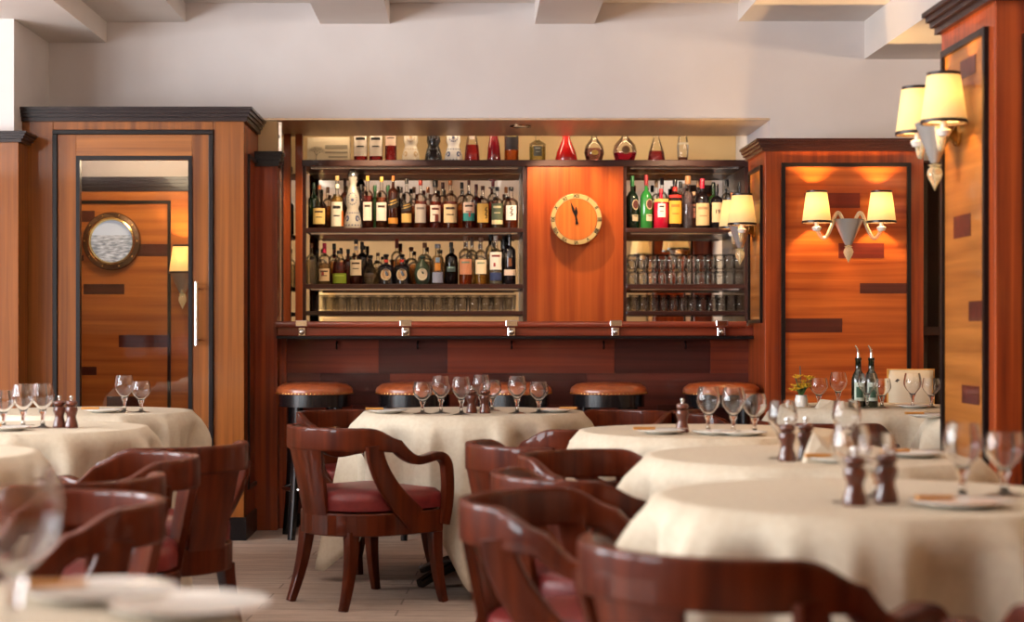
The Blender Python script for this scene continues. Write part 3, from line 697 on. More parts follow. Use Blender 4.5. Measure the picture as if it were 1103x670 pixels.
def ceramic(label, px, Y, z, h, r, c, pat, cap=(150, 150, 155)):
    t = thing('ceramic_decanter', label, 'bottle', (PX(px, Y), Y, z))
    pr = [(0, 0), (r * .93, 0), (r, h * .03), (r * .92, h * .16), (r * .68, h * .29), (r * .62, h * .33), (r * .78, h * .40), (r * .72, h * .52), (r * .45, h * .66), (r * .34, h * .73), (r * .42, h * .79), (r * .5, h * .84), (0, h * .85)]
    MB().lathe([(0, h), (r * .12, h * .998), (r * .32, h * .97), (r * .48, h * .92), (r * .6, h * .875), (r * .6, h * .855), (0, h * .855)], 24).build('stopper', pbr('pewter', (0.45, 0.46, 0.5), 0.25, 0.9), t)
    m = MB().lathe(pr, 28)
    def rad(zf):
        for a, b_ in zip(pr, pr[1:]):
            if a[1] <= zf * h <= b_[1] and b_[1] > a[1]: return a[0] + (b_[0] - a[0]) * (zf * h - a[1]) / (b_[1] - a[1]) + 0.0025
        return r
    def dot(u, zf, w):
        rr = rad(zf); n = 8; vs_ = []
        for k in range(n):
            a = 2 * PI * k / n; z_ = zf + w * math.sin(a) / h; r2 = rad(z_); uu = u + w * math.cos(a) / rr
            vs_.append((r2 * math.cos(-PI / 2 + uu), r2 * math.sin(-PI / 2 + uu), z_ * h))
        m.add(vs_, [tuple(range(n))], 1)
    for k in range(-5, 6): dot(k * 0.34, 0.05, 0.0052); dot(k * 0.34, 0.25, 0.0045)
    for sg in (-1, 1):
        for q_ in range(10):
            a = q_ / 10 * 5.2; dot(sg * (0.62 + 0.26 * math.cos(a) * (1 - q_ / 16)), 0.15 + 0.055 * math.sin(a) * (1 - q_ / 16), 0.0058)
    for q_ in range(14):
        a = 2 * PI * q_ / 14; dot(0.62 * math.sin(a), 0.48 + 0.095 * math.cos(a), 0.0042)
    for q_ in range(6): dot(0.12 * math.sin(q_ * 1.05), 0.46 + 0.014 * math.cos(q_ * 1.05), 0.0045)
    m.build('body', [col('ceramic', c, 0.2, coat=0.5), col('glaze', pat, 0.3)], t)
    return t
YF, YM, YK = SY + 0.085, SY + 0.16, SY + 0.24
AMB = (150, 66, 16); RED = (120, 24, 18); GOLD = (206, 160, 70); COPPER = (150, 84, 40); BLK = (26, 22, 24); TEA = (176, 92, 30)
sc = (SY + 0.085) / F
hh = lambda y_top, y_base=246: (y_base - y_top) * sc
G1 = 'bottles on the upper shelf beside the orange post'
bottle('squat cognac bottle with cream label, end of upper shelf beside orange post', 344, YF, Z1, hh(199), 0.044, liq=(92, 32, 10), fill=.5, cap=COPPER, lab=(222, 192, 120), lz=(.1, .46), kind='flare', half=.9, nr=.22, group=G1)
b_ = bottle('clear bottle with tall white label banded black and cork cap', 363, YF, Z1, hh(189), 0.038, liq=(190, 150, 80), fill=.6, cap=(216, 180, 120), lab=(230, 222, 206), lz=(.04, .5), print_=BLK, sh=.52, nk=.66, capf=.09, group=G1, collar=(230, 220, 200), extra=[(.04, .34, .25, 1.05, (206, 110, 40))])
ceramic('white ceramic decanter with blue painted scrolls and pewter bell stopper, on upper shelf', 380, YF - 0.01, Z1, hh(180), 0.055, (190, 182, 172), (64, 74, 110))
bottle('red whisky bottle with white label and gold cap next to white decanter', 396, YF, Z1, hh(189), 0.034, liq=(120, 36, 22), fill=.62, cap=GOLD, lab=(232, 220, 208), lz=(.15, .5), half=.8, group=G1, prints=1)
bottle('white label whisky bottle with gold cap, second gold cap from white decanter', 411, YF, Z1, hh(190), 0.034, liq=(150, 80, 40), fill=.6, cap=GOLD, lab=(234, 222, 212), lz=(.15, .5), half=1.0, group=G1, prints=1)
b_ = bottle('dark square whisky bottle with slanted black label and gold foot label', 423.5, YF, Z1, hh(189), 0.032, glass=(52, 22, 12), cap=(170, 96, 36), lab=(36, 26, 22), lz=(.38, .56), print_=GOLD, slant=True, group=G1, sh=.66, nk=.78, base_lab=((196, 132, 50), .09, .2))
text_on(b_, 'JOHNNIE WALKER', 0.008, 0.0345, hh(189) * .47, .32, (226, 196, 120))
b_ = bottle('clear square whisky bottle with slanted black label over gold label', 438, YF, Z1, hh(192), 0.033, liq=(120, 52, 16), fill=.45, cap=BLK, lab=(36, 28, 26), lz=(.34, .5), print_=GOLD, slant=True, group=G1, base_lab=((206, 168, 96), .12, .3))
text_on(b_, 'JOHNNIE WALKER', 0.008, 0.0355, hh(192) * .42, .32, (226, 196, 120))
bottle('amber bottle with silver grey label and red topped black cap', 453, YF, Z1, hh(194), 0.037, liq=(146, 62, 24), fill=.57, cap=(150, 40, 26), lab=(178, 166, 158), lz=(.12, .5), print_=(110, 100, 96), group=G1, prints=1)
bottle('reddish bottle with white label and large dark figure printed on it', 469, YF, Z1, hh(194), 0.035, liq=(140, 46, 24), fill=.56, cap=BLK, lab=(228, 206, 190), lz=(.14, .48), print_=(90, 30, 26), group=G1, capw=1.6, capf=.14, extra=[(.14, .28, .3, .25, (110, 44, 30))])
bottle('wide copper capped bottle with broad cream label on upper shelf', 485, YF, Z1, hh(194), 0.043, liq=(150, 66, 24), fill=.56, cap=COPPER, lab=(220, 190, 146), lz=(.12, .5), half=1.05, group=G1, nr=.24)
bottle('pale whisky bottle with pink label above a teal band', 505, YF, Z1, hh(194), 0.038, liq=(110, 40, 24), fill=.3, cap=(90, 30, 20), lab=(222, 190, 170), lz=(.2, .54), base_lab=((44, 132, 128), .16, .32), group=G1, capw=.9, extra=[(.24, .33, .12, .1, (170, 50, 36))])
b_ = bottle('yellow label whisky bottle with black brush calligraphy on upper shelf', 520, YF, Z1, hh(200), 0.038, liq=(130, 56, 18), fill=.6, cap=(80, 40, 24), lab=(214, 168, 80), lz=(.14, .58), prints=0, group=G1)
strokes_on(b_, 0.0402, hh(200) * .24, hh(200) * .5, .55, BLK)
bottle('green tinted bottle with striped green label and cream foot band', 535.5, YF, Z1, hh(201), 0.038, liq=(130, 100, 70), fill=.6, cap=BLK, lab=(74, 84, 62), lz=(.2, .6), print_=(206, 190, 150), base_lab=((220, 196, 150), .1, .2), group=G1, prints=2)
b_ = bottle('squat bottle with white label of black calligraphy, end next to clock panel', 550.5, YF, Z1, hh(201), 0.042, liq=(150, 60, 24), fill=.55, cap=BLK, lab=(232, 216, 204), lz=(.2, .55), prints=0, group=G1, nr=.3, half=.8)
strokes_on(b_, 0.0442, hh(201) * .3, hh(201) * .52, .05, BLK)
GB = 'second row bottles on the upper shelf by the post'
for k, (px, yt, gl, lq, cp, r) in enumerate(((338, 195, (22, 40, 22), None, (20, 50, 28), .034), (353, 200, 'clear', (170, 110, 50), (90, 60, 40), .034), (371.5, 191, (60, 30, 20), None, (70, 32, 24), .03), (389, 197, (30, 26, 30), None, BLK, .03),
        (404, 198, (36, 60, 34), None, (26, 84, 44), .033), (418, 198, (40, 64, 36), None, (26, 84, 44), .033), (432, 200, 'clear', (170, 100, 40), (40, 30, 30), .033), (446, 200, 'clear', (150, 80, 40), (120, 80, 50), .033), (461, 200, 'clear', (160, 90, 40), COPPER, .033), (477, 195, 'clear', (150, 60, 30), (60, 24, 24), .033),
        (497.5, 195, 'clear', (180, 110, 50), BLK, .035), (513, 197, (70, 24, 22), None, (84, 26, 30), .033), (531, 192, 'clear', (150, 30, 24), (120, 24, 26), .034), (545, 200, 'clear', (150, 70, 30), (150, 90, 40), .033))):
    w_ = ['dark green', 'pale amber', 'dark brown', 'black', 'green capped', 'second green capped', 'black capped amber', 'tan capped', 'copper capped', 'maroon capped', 'tall black capped', 'maroon', 'red flat topped', 'gold capped'][k]
    bottle('%s bottle in the second row behind the labelled whiskies, %s from orange post' % (w_, ORD[k]), px, YM + 0.03, Z1, hh(yt) * (YM + .03) / YF, r, glass=gl, liq=lq, cap=cp, lab=None, group=GB, capf='tee' if 'flat' in w_ else .14, fill=.55)
# lower shelf by the post
h2 = lambda y_top: (306.5 - y_top) * sc
G2 = 'bottles on the middle shelf beside the orange post'
bottle('slim clear bottle with cork, first on middle shelf from orange post', 335.5, YF, Z2, h2(262), 0.031, liq=(206, 190, 160), fill=.6, cap=(150, 96, 56), lab=None, group=G2)
bottle('clear bottle with bright pink cap and cream label on middle shelf', 349.5, YF, Z2, h2(262), 0.036, liq=(200, 170, 130), fill=.5, cap=(226, 50, 90), lab=(224, 192, 150), lz=(.08, .38), capf=.24, collar=(214, 44, 80), group=G2, extra=[(.22, .3, .2, -.2, (150, 50, 40))])
bottle('squat bottle with bright lime green label beside pink capped bottle', 366, YF, Z2, h2(270), 0.044, glass='clear', liq=(120, 40, 30), fill=.66, cap=BLK, lab=(132, 150, 40), lz=(.03, .32), half=1.1, prints=1, print_=(170, 190, 80), group=G2, kind='egg', capw=1.5)
bottle('bottle with silver neck, black cap and white label on middle shelf', 383.5, YF, Z2, h2(258), 0.038, liq=(110, 50, 30), fill=.35, cap=BLK, lab=(226, 206, 176), lz=(.2, .54), collar=(190, 190, 195), group=G2, sh=.56, nk=.66)
bottle('round clear decanter with black ball stopper, beside white label bottle', 399, YF, Z2, h2(276), 0.045, liq=(190, 176, 156), fill=.4, cap=BLK, capf='ball', lab=None, kind='ball', group=G2)
for k, px in enumerate((416, 433)):
    b_ = bottle('squat black bottle with cream oval label and red neck, %s' % ['by the clear decanter', 'by the green bottle'][k], px, YF - 0.01, Z2, h2(275), 0.047, glass=(22, 20, 26), cap=BLK, capf='ball', lab=None, collar=(200, 60, 44), group=G2, sh=.56, nk=.7, nr=.24)
    oval_label(b_, 0.047, h2(275) * .33, 0.032, 0.034, (222, 196, 160), (196, 160, 120))
b_ = bottle('squat dark green bottle with cream oval label beside black pair', 455, YF - 0.01, Z2, h2(277), 0.051, glass=(46, 62, 50), cap=(46, 60, 56), capf='ball', lab=None, group=G2, sh=.5, nk=.7, nr=.24, kind='egg')
oval_label(b_, 0.051, h2(277) * .36, 0.032, 0.036, (226, 216, 186), (206, 190, 160))
bottle('slim clear bottle with amber picture and pale blue label', 471.5, YF, Z2, h2(263), 0.036, liq=(190, 160, 120), fill=.7, cap=(150, 150, 155), lab=(150, 154, 176), lz=(.04, .3), half=1.0, prints=0, group=G2, nr=.42, extra=[(.34, .52, .45, 0, (206, 134, 50)), (.54, .66, .35, 0, (120, 140, 160))])
bottle('dark bottle with silver shoulder emblem and black stopper, beside blue label bottle', 486, YF, Z2, h2(261), 0.038, glass=(52, 46, 46), liq=(90, 30, 24), fill=.2, cap=BLK, lab=(70, 84, 80), lz=(.3, .42), half=.7, prints=1, print_=(170, 200, 190), group=G2, capf=.12)
bottle('tall clear bottle with terracotta label and amber foot on middle shelf', 501.5, YF, Z2, h2(254), 0.041, liq=(190, 90, 30), fill=.22, cap=(120, 90, 70), lab=(196, 128, 92), lz=(.2, .52), half=1.0, prints=1, print_=(120, 130, 110), group=G2, nr=.3)
bottle('tall clear bottle with cream label and golden foot on middle shelf', 518, YF, Z2, h2(256), 0.037, liq=(220, 160, 50), fill=.22, cap=(130, 100, 80), lab=(228, 206, 170), lz=(.22, .52), half=1.0, prints=1, print_=(140, 150, 120), group=G2, nr=.3)
bottle('white label rum bottle with dark blue foot band on middle shelf', 534, YF, Z2, h2(254), 0.040, liq=(206, 190, 160), fill=.6, cap=(190, 180, 170), lab=(232, 220, 206), lz=(.3, .66), prints=1, print_=(120, 40, 36), base_lab=((40, 52, 92), .08, .24), group=G2, nr=.3, extra=[(.36, .44, .14, -.2, (150, 40, 36))])
bottle('tall black bottle with white band label, end of middle shelf at clock panel', 549, YF, Z2, h2(250), 0.036, glass=(18, 16, 20), cap=BLK, lab=(224, 196, 176), lz=(.17, .28), half=1.1, prints=0, group=G2, extra=[(.34, .5, .3, 0, (110, 60, 30))])
GB2 = 'second row bottles on the middle shelf by the post'
for k, (px, yt, gl, lq, cp, cf, r) in enumerate(((342, 268, 'clear', (160, 150, 120), BLK, .1, .03), (360, 262, 'clear', (130, 90, 50), BLK, .14, .035), (375, 268, (90, 40, 30), None, BLK, .12, .034), (390, 260, (34, 26, 28), None, BLK, .18, .034), (407, 272, 'clear', (180, 160, 120), (70, 40, 30), .1, .034),
        (427.5, 257, 'clear', (200, 140, 70), (130, 40, 26), .2, .036), (443, 267, 'clear', (190, 130, 60), (84, 44, 26), 'ball', .04), (457.5, 261, 'clear', (206, 160, 90), (120, 70, 40), .12, .042), (508.5, 255, 'clear', (180, 160, 120), (90, 70, 60), .1, .036), (529, 247, 'clear', (190, 150, 80), (24, 22, 26), .2, .034), (543, 254, (20, 18, 20), None, BLK, .2, .036))):
    w_ = ['thin clear', 'dark capped clear', 'reddish brown', 'black domed', 'small clear', 'tall red capped amber', 'round with brown ball stopper', 'corked golden', 'pale clear', 'very tall black capped', 'plain black'][k]
    bottle('%s bottle in middle shelf second row, %s from orange post' % (w_, ORD[k]), px, YM + 0.03, Z2, h2(yt) * (YM + .03) / YF, r, glass=gl, liq=lq, cap=cp, lab=None, group=GB2, capf=cf, fill=.55)
# upper shelf beyond the clock
G3 = 'bottles on the upper shelf beyond the clock'
for k, (px, yt, gc, cp) in enumerate(((681, 189, (20, 34, 24), (40, 110, 60)), (696, 188, (44, 116, 50), (150, 36, 40)))):
    b_ = bottle(['dark green vermouth bottle with green capsule, first beyond the clock', 'bright green bottle with red capsule, second beyond the clock'][k], px, YF, Z1, hh(yt), 0.037, glass=gc, cap=cp, lab=(206, 184, 150), lz=(.14, .26), capf=.2, half=.55, prints=1, group=G3, rz=.5, sh=.55, nk=.72)
    oval_label(b_, 0.0375, hh(yt) * .45, 0.022, 0.032, (196, 170, 136), (90, 40, 36))
b_ = bottle('bright red aperitif bottle with white label and gold band', 712, YF, Z1, hh(203), 0.045, glass=(176, 18, 46), cap=(170, 40, 40), lab=(232, 206, 196), lz=(.28, .62), half=.5, print_=(60, 50, 50), group=G3, nr=.24, extra=[(.66, .74, 1.1, 0, (206, 170, 90))])
b_ = bottle('dark bottle with big yellow arched label and red neck band', 727, YF, Z1, hh(193), 0.042, glass=(40, 20, 14), cap=(30, 24, 24), lab=(226, 160, 50), lz=(.1, .56), print_=(190, 110, 30), group=G3, collar=(190, 40, 30), nr=.3, extra=[(.62, .68, 1.0, 0, (190, 40, 30))])
bottle('slim clear bottle with long copper neck next to yellow label bottle', 741, YF, Z1, hh(189), 0.031, liq=(150, 130, 130), fill=.7, cap=(160, 110, 70), lab=None, group=G3, capf=.16, nr=.5)
bottle('small bottle with rosy label between slim clear and black wine bottle', 747.5, YM, Z1, hh(205), 0.032, liq=(190, 110, 100), fill=.6, cap=(190, 150, 120), lab=(206, 130, 110), lz=(.3, .66), half=.9, group=G3)
bottle('black wine bottle with crimson capsule and wide cream label', 756.5, YF, Z1, hh(192), 0.043, glass=(24, 16, 16), cap=(176, 22, 50), lab=(214, 176, 126), lz=(.06, .5), capf=.2, half=1.1, prints=2, print_=(170, 130, 90), group=G3, nr=.26, capw=1.25, sh=.58)
b_ = bottle('black wine bottle with cream label bearing a large black 19', 772, YF, Z1, hh(198), 0.038, glass=(20, 16, 18), cap=(24, 20, 24), lab=(214, 180, 136), lz=(.14, .58), prints=0, half=.9, group=G3, nr=.26, capw=1.2, capf=.2)
text_on(b_, '19', 0.034, 0.0398, hh(198) * .37, 0, BLK)
for k, (px, yt, gl, lq, cp, r) in enumerate(((707, 193, 'clear', (190, 150, 90), (120, 90, 60), .034), (713, 190, 'clear', (180, 130, 80), BLK, .036), (733, 194, 'clear', (170, 120, 60), BLK, .036), (752, 193, 'clear', (170, 120, 90), (150, 100, 70), .034), (768.5, 195, (44, 70, 34), None, (24, 34, 26), .035), (783, 192, 'clear', (170, 150, 130), BLK, .036),
        (788, 206, 'clear', (190, 90, 50), (206, 110, 50), .024), (797, 194, (24, 26, 34), None, BLK, .034), (803, 194, (36, 34, 40), None, (60, 60, 66), .034))):
    w_ = ['pale', 'black capped pale', 'short necked pale', 'tan capped', 'olive green', 'white shouldered', 'slim orange capped', 'blue black', 'dark grey'][k]
    bottle('%s bottle behind front row beyond clock, %s from clock panel' % (w_, ORD[k]), px, YM + 0.03, Z1, hh(yt) * (YM + .03) / YF, r, glass=gl, liq=lq, cap=cp, lab=(206, 196, 180) if k == 5 else None, lz=(.3, .5), group='second row bottles beyond the clock', fill=.55, capf=.14)
# top shelf
TY = SY + 0.20; tsc = TY / F; ZTT = ZT
bx = thing('gift_box', 'cream gift box printed with a grey tree, on top shelf by post', 'box', (PX(354, TY), TY, ZT))
M_gift = col('card', (222, 204, 176), 0.6)
MB().box(-0.128, 0.128, -0.02, 0.06, 0, 0.155).build('carton', M_gift, bx, 0.002)
g = MB()
def bar_(x0, z0, x1, z1, w):
    d = Vector((x1 - x0, 0, z1 - z0)).normalized(); n_ = Vector((-d.z, 0, d.x)) * w / 2
    g.add([(x0 - n_.x, -0.0212, z0 - n_.z), (x1 - n_.x * .5, -0.0212, z1 - n_.z * .5), (x1 + n_.x * .5, -0.0212, z1 + n_.z * .5), (x0 + n_.x, -0.0212, z0 + n_.z)], [(0, 1, 2, 3)])
def tree_(x, z, a, ln, d):
    x1, z1 = x + ln * math.sin(a), z + ln * math.cos(a); bar_(x, z, x1, z1, 0.0012 * d + 0.001)
    if d > 0:
        for da in (-.55, .05, .6): tree_(x1, z1, a + da, ln * .72, d - 1)
tree_(-0.075, 0.012, 0.1, 0.032, 4)
for q_ in range(3): g.box(-0.02 + .02 * (q_ == 2), 0.115, -0.0213, -0.0209, 0.085 - q_ * .027, (0.108 if q_ == 0 else 0.096) - q_ * .027)
g.build('printing', col('print', (160, 146, 126), 0.6), bx)
GT = 'bottles along the top shelf'
def tp(label, px, h, r, **k): return bottle(label, px, TY, ZT, h, r, group=GT, **k)
for k, px in enumerate((388.5, 405)):
    tp('top shelf bottle with tall white label, %s' % ['right beside the gift box'.replace('right ', ''), 'second from the gift box'][k], px, .29, .042, liq=(120, 20, 24), fill=.3, lab=(230, 216, 204), lz=(.14, .6), print_=BLK, prints=2, half=1.1, cap=(60, 20, 20))
tp('top shelf red bottle with pale shoulder label beside matching white label pair', 421, .29, .036, liq=(130, 16, 24), fill=.36, lab=(226, 196, 180), lz=(.36, .56), prints=1, cap=(120, 30, 30))
ceramic('white ceramic decanter with tan pattern on top shelf', 442.5, TY, ZT, .33, .056, (226, 212, 194), (190, 160, 120))
ceramic('glossy black ceramic decanter on top shelf between two pale ones', 467, TY, ZT, .33, .054, (18, 16, 20), (70, 66, 72))
ceramic('white ceramic decanter with blue scrolls on top shelf', 488.5, TY, ZT, .33, .056, (222, 214, 208), (84, 90, 118))
tp('flared red bottle with white neck on top shelf', 508.5, .29, .049, liq=(140, 20, 30), fill=.38, kind='flare', lab=None, cap=(224, 206, 200), capf=.5)
tp('slender dark crimson bottle on top shelf', 532, .29, .044, glass=(110, 14, 26), kind='flare', lab=None, cap=(80, 14, 20))
tp('amber bottle with square black label on top shelf', 551, .26, .044, liq=(170, 84, 30), fill=.7, lab=(34, 26, 30), lz=(.3, .72), print_=(190, 160, 100), cap=(80, 40, 24), prints=1)
tp('square clear decanter with yellow tinted base on top shelf over clock panel', 579, .2, .05, liq=(150, 140, 80), fill=.5, lab=(70, 66, 56), lz=(.2, .5), print_=(160, 156, 140), half=.5, cap=(170, 168, 160), kind='sq', sh=.58)
tp('bell shaped scarlet decanter on top shelf over clock', 610, .19, .072, glass=(176, 22, 22), kind='flare', lab=None, cap=(200, 190, 180), nr=.3)
b_ = tp('round clear decanter with dark spirit and gold oval label on top shelf', 640, .21, .062, liq=(40, 24, 26), fill=.42, kind='ball', lab=None, cap=(190, 190, 190))
oval_label(b_, .063, .06, .02, .014, (214, 176, 80), (190, 146, 60))
b_ = tp('large round flask with red spirit and bronze medallion on top shelf', 673, .22, .074, liq=(120, 14, 40), fill=.28, kind='ball', lab=None, cap=(190, 190, 190))
oval_label(b_, .074, .075, .026, .026, (150, 110, 70), (110, 74, 44))
tp('conical clear decanter half full of dark red spirit on top shelf', 707, .2, .056, liq=(84, 14, 26), fill=.36, kind='flare', lab=None, cap=(180, 180, 180))
tp('tall egg shaped clear bottle with dark foot, last on top shelf', 735.5, .22, .036, liq=(40, 24, 24), fill=.16, kind='egg', lab=(206, 190, 160), lz=(.5, .56), prints=0, cap=(50, 40, 36))

# ------------------------------------------------------------------ shelf glasses
GLS = {}
def glass_mesh(key, prof, n=20):
    if key not in GLS: GLS[key] = MB().lathe(prof, n).mesh(key, M_glassk)
    return GLS[key]
M_glassk = thin_glass('barware_glass', (0.985, 0.985, 0.975), 0.03, 0.5)
def barglass(name, label, key, prof, loc, group):
    o = bpy.data.objects.new(name, glass_mesh(key, prof)); COL.objects.link(o); o.location = loc
    return tag(o, label, 'glass', group)
TUM = [(0, 0), (.030, 0), (.034, .004), (.038, .098), (.0355, .098), (.031, .012), (0, .010)]
TUMI = [(.036, 0), (.038, .0), (.036, .05), (.031, .088), (.026, .092), (0, .092), (0, .080), (.026, .078), (.0335, .05), (.036, .0)]
GOBI = [(.028, .0), (.034, .002), (.042, .05), (.040, .075), (.030, .088), (.0, .09), (0, .086), (.027, .084), (.037, .07), (.039, .05), (.032, .003), (.028, 0)]
for k in range(17):
    barglass('tumbler', 'faceted tumbler on the low shelf by the post, %s from orange post' % ORD[k], 'tumbler', TUM, (PX(343 + k * 12.9, SY + .08), SY + .08, Z3), 'tumblers on the low shelf')
for k in range(13):
    x = PX(682 + k * 10.4, SY + .07)
    barglass('upturned_tumbler', 'upturned tumbler at the bottom of a stacked pair, %s pair from clock panel' % ORD[k], 'upturned', TUMI, (x, SY + .08, Z2), 'upturned tumblers under the stacked goblet bowls')
    barglass('stacked_glass', 'bowl shaped glass on top of an upturned tumbler, %s from clock panel' % ORD[k], 'stackbowl', GOBI, (x, SY + .08, Z2 + .0925), 'glasses stacked on upturned tumblers')
    barglass('rocks_glass', 'short glass on the low shelf beyond clock, %s from clock panel' % ORD[k], 'tumbler', TUM, (x + .01, SY + .08, Z3), 'short glasses on the low shelf beyond the clock')
for k in range(11):
    barglass('counter_glass', 'glass on the back counter peeking over the bar rail, %s from clock panel' % ORD[k], 'tall', [(0, 0), (.026, 0), (.030, .004), (.034, .155), (.0315, .155), (.027, .012), (0, .010)], (PX(683 + k * 12, SY - .02), SY - .03, ZB), 'glasses on the back counter beyond the clock')
for k, px in enumerate((473, 492)):
    bxx = MB().box(-.036, .036, -.03, .03, 0, .152).build('card_box', col('card', (214, 206, 206), .5), None, .004, (PX(px, SY - .05), SY - .05, ZB))
    tag(bxx, 'small white box behind the bar rail, %s' % ['nearer the orange post', 'nearer the clock'][k], 'box', 'white boxes behind the bar rail')
for k in range(5):
    barglass('counter_glass', 'short glass behind the bar rail beside white boxes, %s from clock panel' % ORD[4 - k], 'tall', None, (PX([447, 459, 508, 522, 536][k], SY - .04), SY - .04, ZB), 'short glasses behind the bar rail')

# ------------------------------------------------------------------ sconces
def make_sconce(label, loc, rz, pw=9.0, two=True):
    """local frame: wall plane y=0, lamp sticks out to -y"""
    t = thing('wall_sconce', label, 'wall lamp', loc, rz)
    yo = -0.095
    MB().lathe([(0, 0), (.035, 0), (.035, .012), (.02, .02), (.012, .04)], 20, M=Matrix.Translation((0, 0, 0.02)) @ R90).build('wall_plate', M_brass, t)
    MB().lathe([(0, -.075), (.018, -.07), (.03, -.045), (.052, .0), (.078, .055), (.082, .062), (.076, .058), (.05, .005), (.02, -.05), (0, -.055)], 24, (0, yo + .015, 0), sx=1, sy=.8).build('cup', M_milk, t)
    MB().lathe([(0, -.165), (.006, -.15), (.02, -.125), (.026, -.108), (.022, -.092), (.014, -.083), (.024, -.078), (.0, -.07)], 18, (0, yo + .015, 0)).build('finial', M_amberglass, t)
    for s in ((-1, 1) if two else (1,)):
        ex = s * .167 if two else 0.0
        if two:
            pts = []
            for u in [k / 20 for k in range(21)]:
                x = s * (.03 + (.137) * u); z = .05 + .055 * math.sin(min(1, u / .42) * PI) * (1 if u < .42 else 0) + (-.058 * math.sin((u - .42) / .58 * PI) if u >= .42 else 0) - .04 * u
                pts.append((x, yo, z))
        else: pts = [(0, yo + .05, -.07), (0, yo, -.06), (0, yo, -.02), (0, yo, .01)]
        ar = MB().tube(pts, .0095, 10).build('arm', M_amberglass, t)
        MB().lathe([(0, .068), (.018, .072), (.026, .088), (.02, .094), (.011, .098), (.011, .13), (0, .13)], 16, (ex, yo, -.07)).build('candle_cup', M_china, t)
        sh = MB(); sh.lathe([(.075, .115), (.064, .195), (.053, .275)], 36, (ex, yo, -.07)); so = sh.build('lamp_shade', M_shade, t)
        tr = MB(); tr.lathe([(.0765, .112), (.0765, .122), (.074, .124), (.072, .112), (.0765, .112)], 36, (ex, yo, -.07)); tr.build('shade_trim', M_corn, so); tr = MB(); tr.lathe([(.0545, .268), (.0545, .278), (.052, .279), (.051, .268), (.0545, .268)], 36, (ex, yo, -.07))
        tr.build('shade_trim', M_corn, so)
        MB().lathe([(0, .13), (.012, .14), (.018, .165), (.01, .19), (0, .195)], 12, (ex, yo, -.07)).build('bulb', M_bulb, t)
        point('sconce_light', (ex, yo, .135), pw, WARM, 0.02, t)
    return t
zsc = 1.60
make_sconce('twin shade glass sconce on the red inlaid panel, facing the room', (PX(914.5, KY - .1), KY - 0.006, PZ(249, KY - .1)), 0, 22)
make_sconce('twin shade glass sconce on the panelling side, next to bar bottles', (kx0 - 0.004, 9.50, PZ(253, 9.5)), -PI / 2, 9)
make_sconce('large blurred twin shade sconce on the tall wooden pillar', (cX - 0.006, 5.92, PZ(153, 5.92)), -PI / 2, 12)
make_sconce('single shade lamp glowing inside the vestibule behind door glass', (PX(199, IY), IY - 0.001, PZ(303, IY)), 0, 14, False)
# lamp on the far side of the pillar, seen in the bar mirror
pd = thing('mirror_lamp', 'large cream lampshade reflected in the bar mirror above stacked glasses', 'wall lamp', (1.97, cYf + .13, PZ(262, 0.0) + .66))
pd.location.z = 1.86
MB().lathe([(.17, -.12), (.14, 0), (.11, .12)], 36).build('lamp_shade', M_shade, pd)
MB().tube([(0, -.12, -.2), (0, -.02, -.2), (0, 0, -.12), (0, 0, 0)], .01, 8).build('arm', M_brass, pd)
point('reflected_lamp_light', (0, 0, .02), 4, WARM, .03, pd)

# ------------------------------------------------------------------ dining chairs
def outline(sc_=1.0, n=9):
    pts = [(.235, -.225), (.235, .225), (.225, .242)]
    pts += [(.06, .245)]
    for k in range(0, 2 * n + 1):
        a = PI / 2 + PI * k / (2 * n)
        pts.append((-.02 + .225 * math.cos(a) if True else 0, .243 * math.sin(a)))
    pts += [(.06, -.245), (.225, -.242)]
    return [(x * sc_, y * sc_) for x, y in pts]
CHM = {}
def chair_path():
    """arm end -> arm -> crest -> arm -> arm end; returns points, widths, heights"""
    pts, wd_, ht = [], [], []
    half = []
    for u in [k / 6 for k in range(7)]:                       # post rising from the seat rail
        half.append((.226 + .016 * math.sin(u * PI * .8), .240 + .012 * u, .315 + .215 * u, .036, .046))
    for k in range(1, 6):                                     # and rolling over into the arm
        a = PI / 2 * k / 6
        half.append((.234 - .052 * (1 - math.cos(a)), .2525, .535 + .056 * math.sin(a), .038 + .001 * k, .045 - .0015 * k))
    for u in [k / 14 for k in range(15)]:                     # the arm, with its slight upward roll at the end
        x = .178 - .213 * u
        y = .252 + .022 * math.sin(u * PI / 2)
        z =   .583 + .009 * math.cos(u * PI * 1.1) * (1 - u) - .004 * math.sin(u * PI) + .055 * max(0, (u - .40) / .60) ** 2
        half.append((x, y, z, .046 - .008 * u, .034 + .02 * u ** 3))
    cx_ = -.045
    for k in range(1, 25):                                    # round the back
        a = PI / 2 + PI / 2 * k / 24
        x = cx_ + .255 * math.cos(a) + .01; y = .274 * math.sin(a)
        u = k / 24
        e = min(1, u / .30); e = e * e * (3 - 2 * e)
        z = .640 + .027 * e
        half.append((x, y, z, .036 - .010 * e, .054 + .036 * e))
    full = half + [(x, -y, z, w, h) for x, y, z, w, h in half[-2::-1]]
    return [(x, y, z) for x, y, z, w, h in full], [f[3] for f in full], [f[4] for f in full]
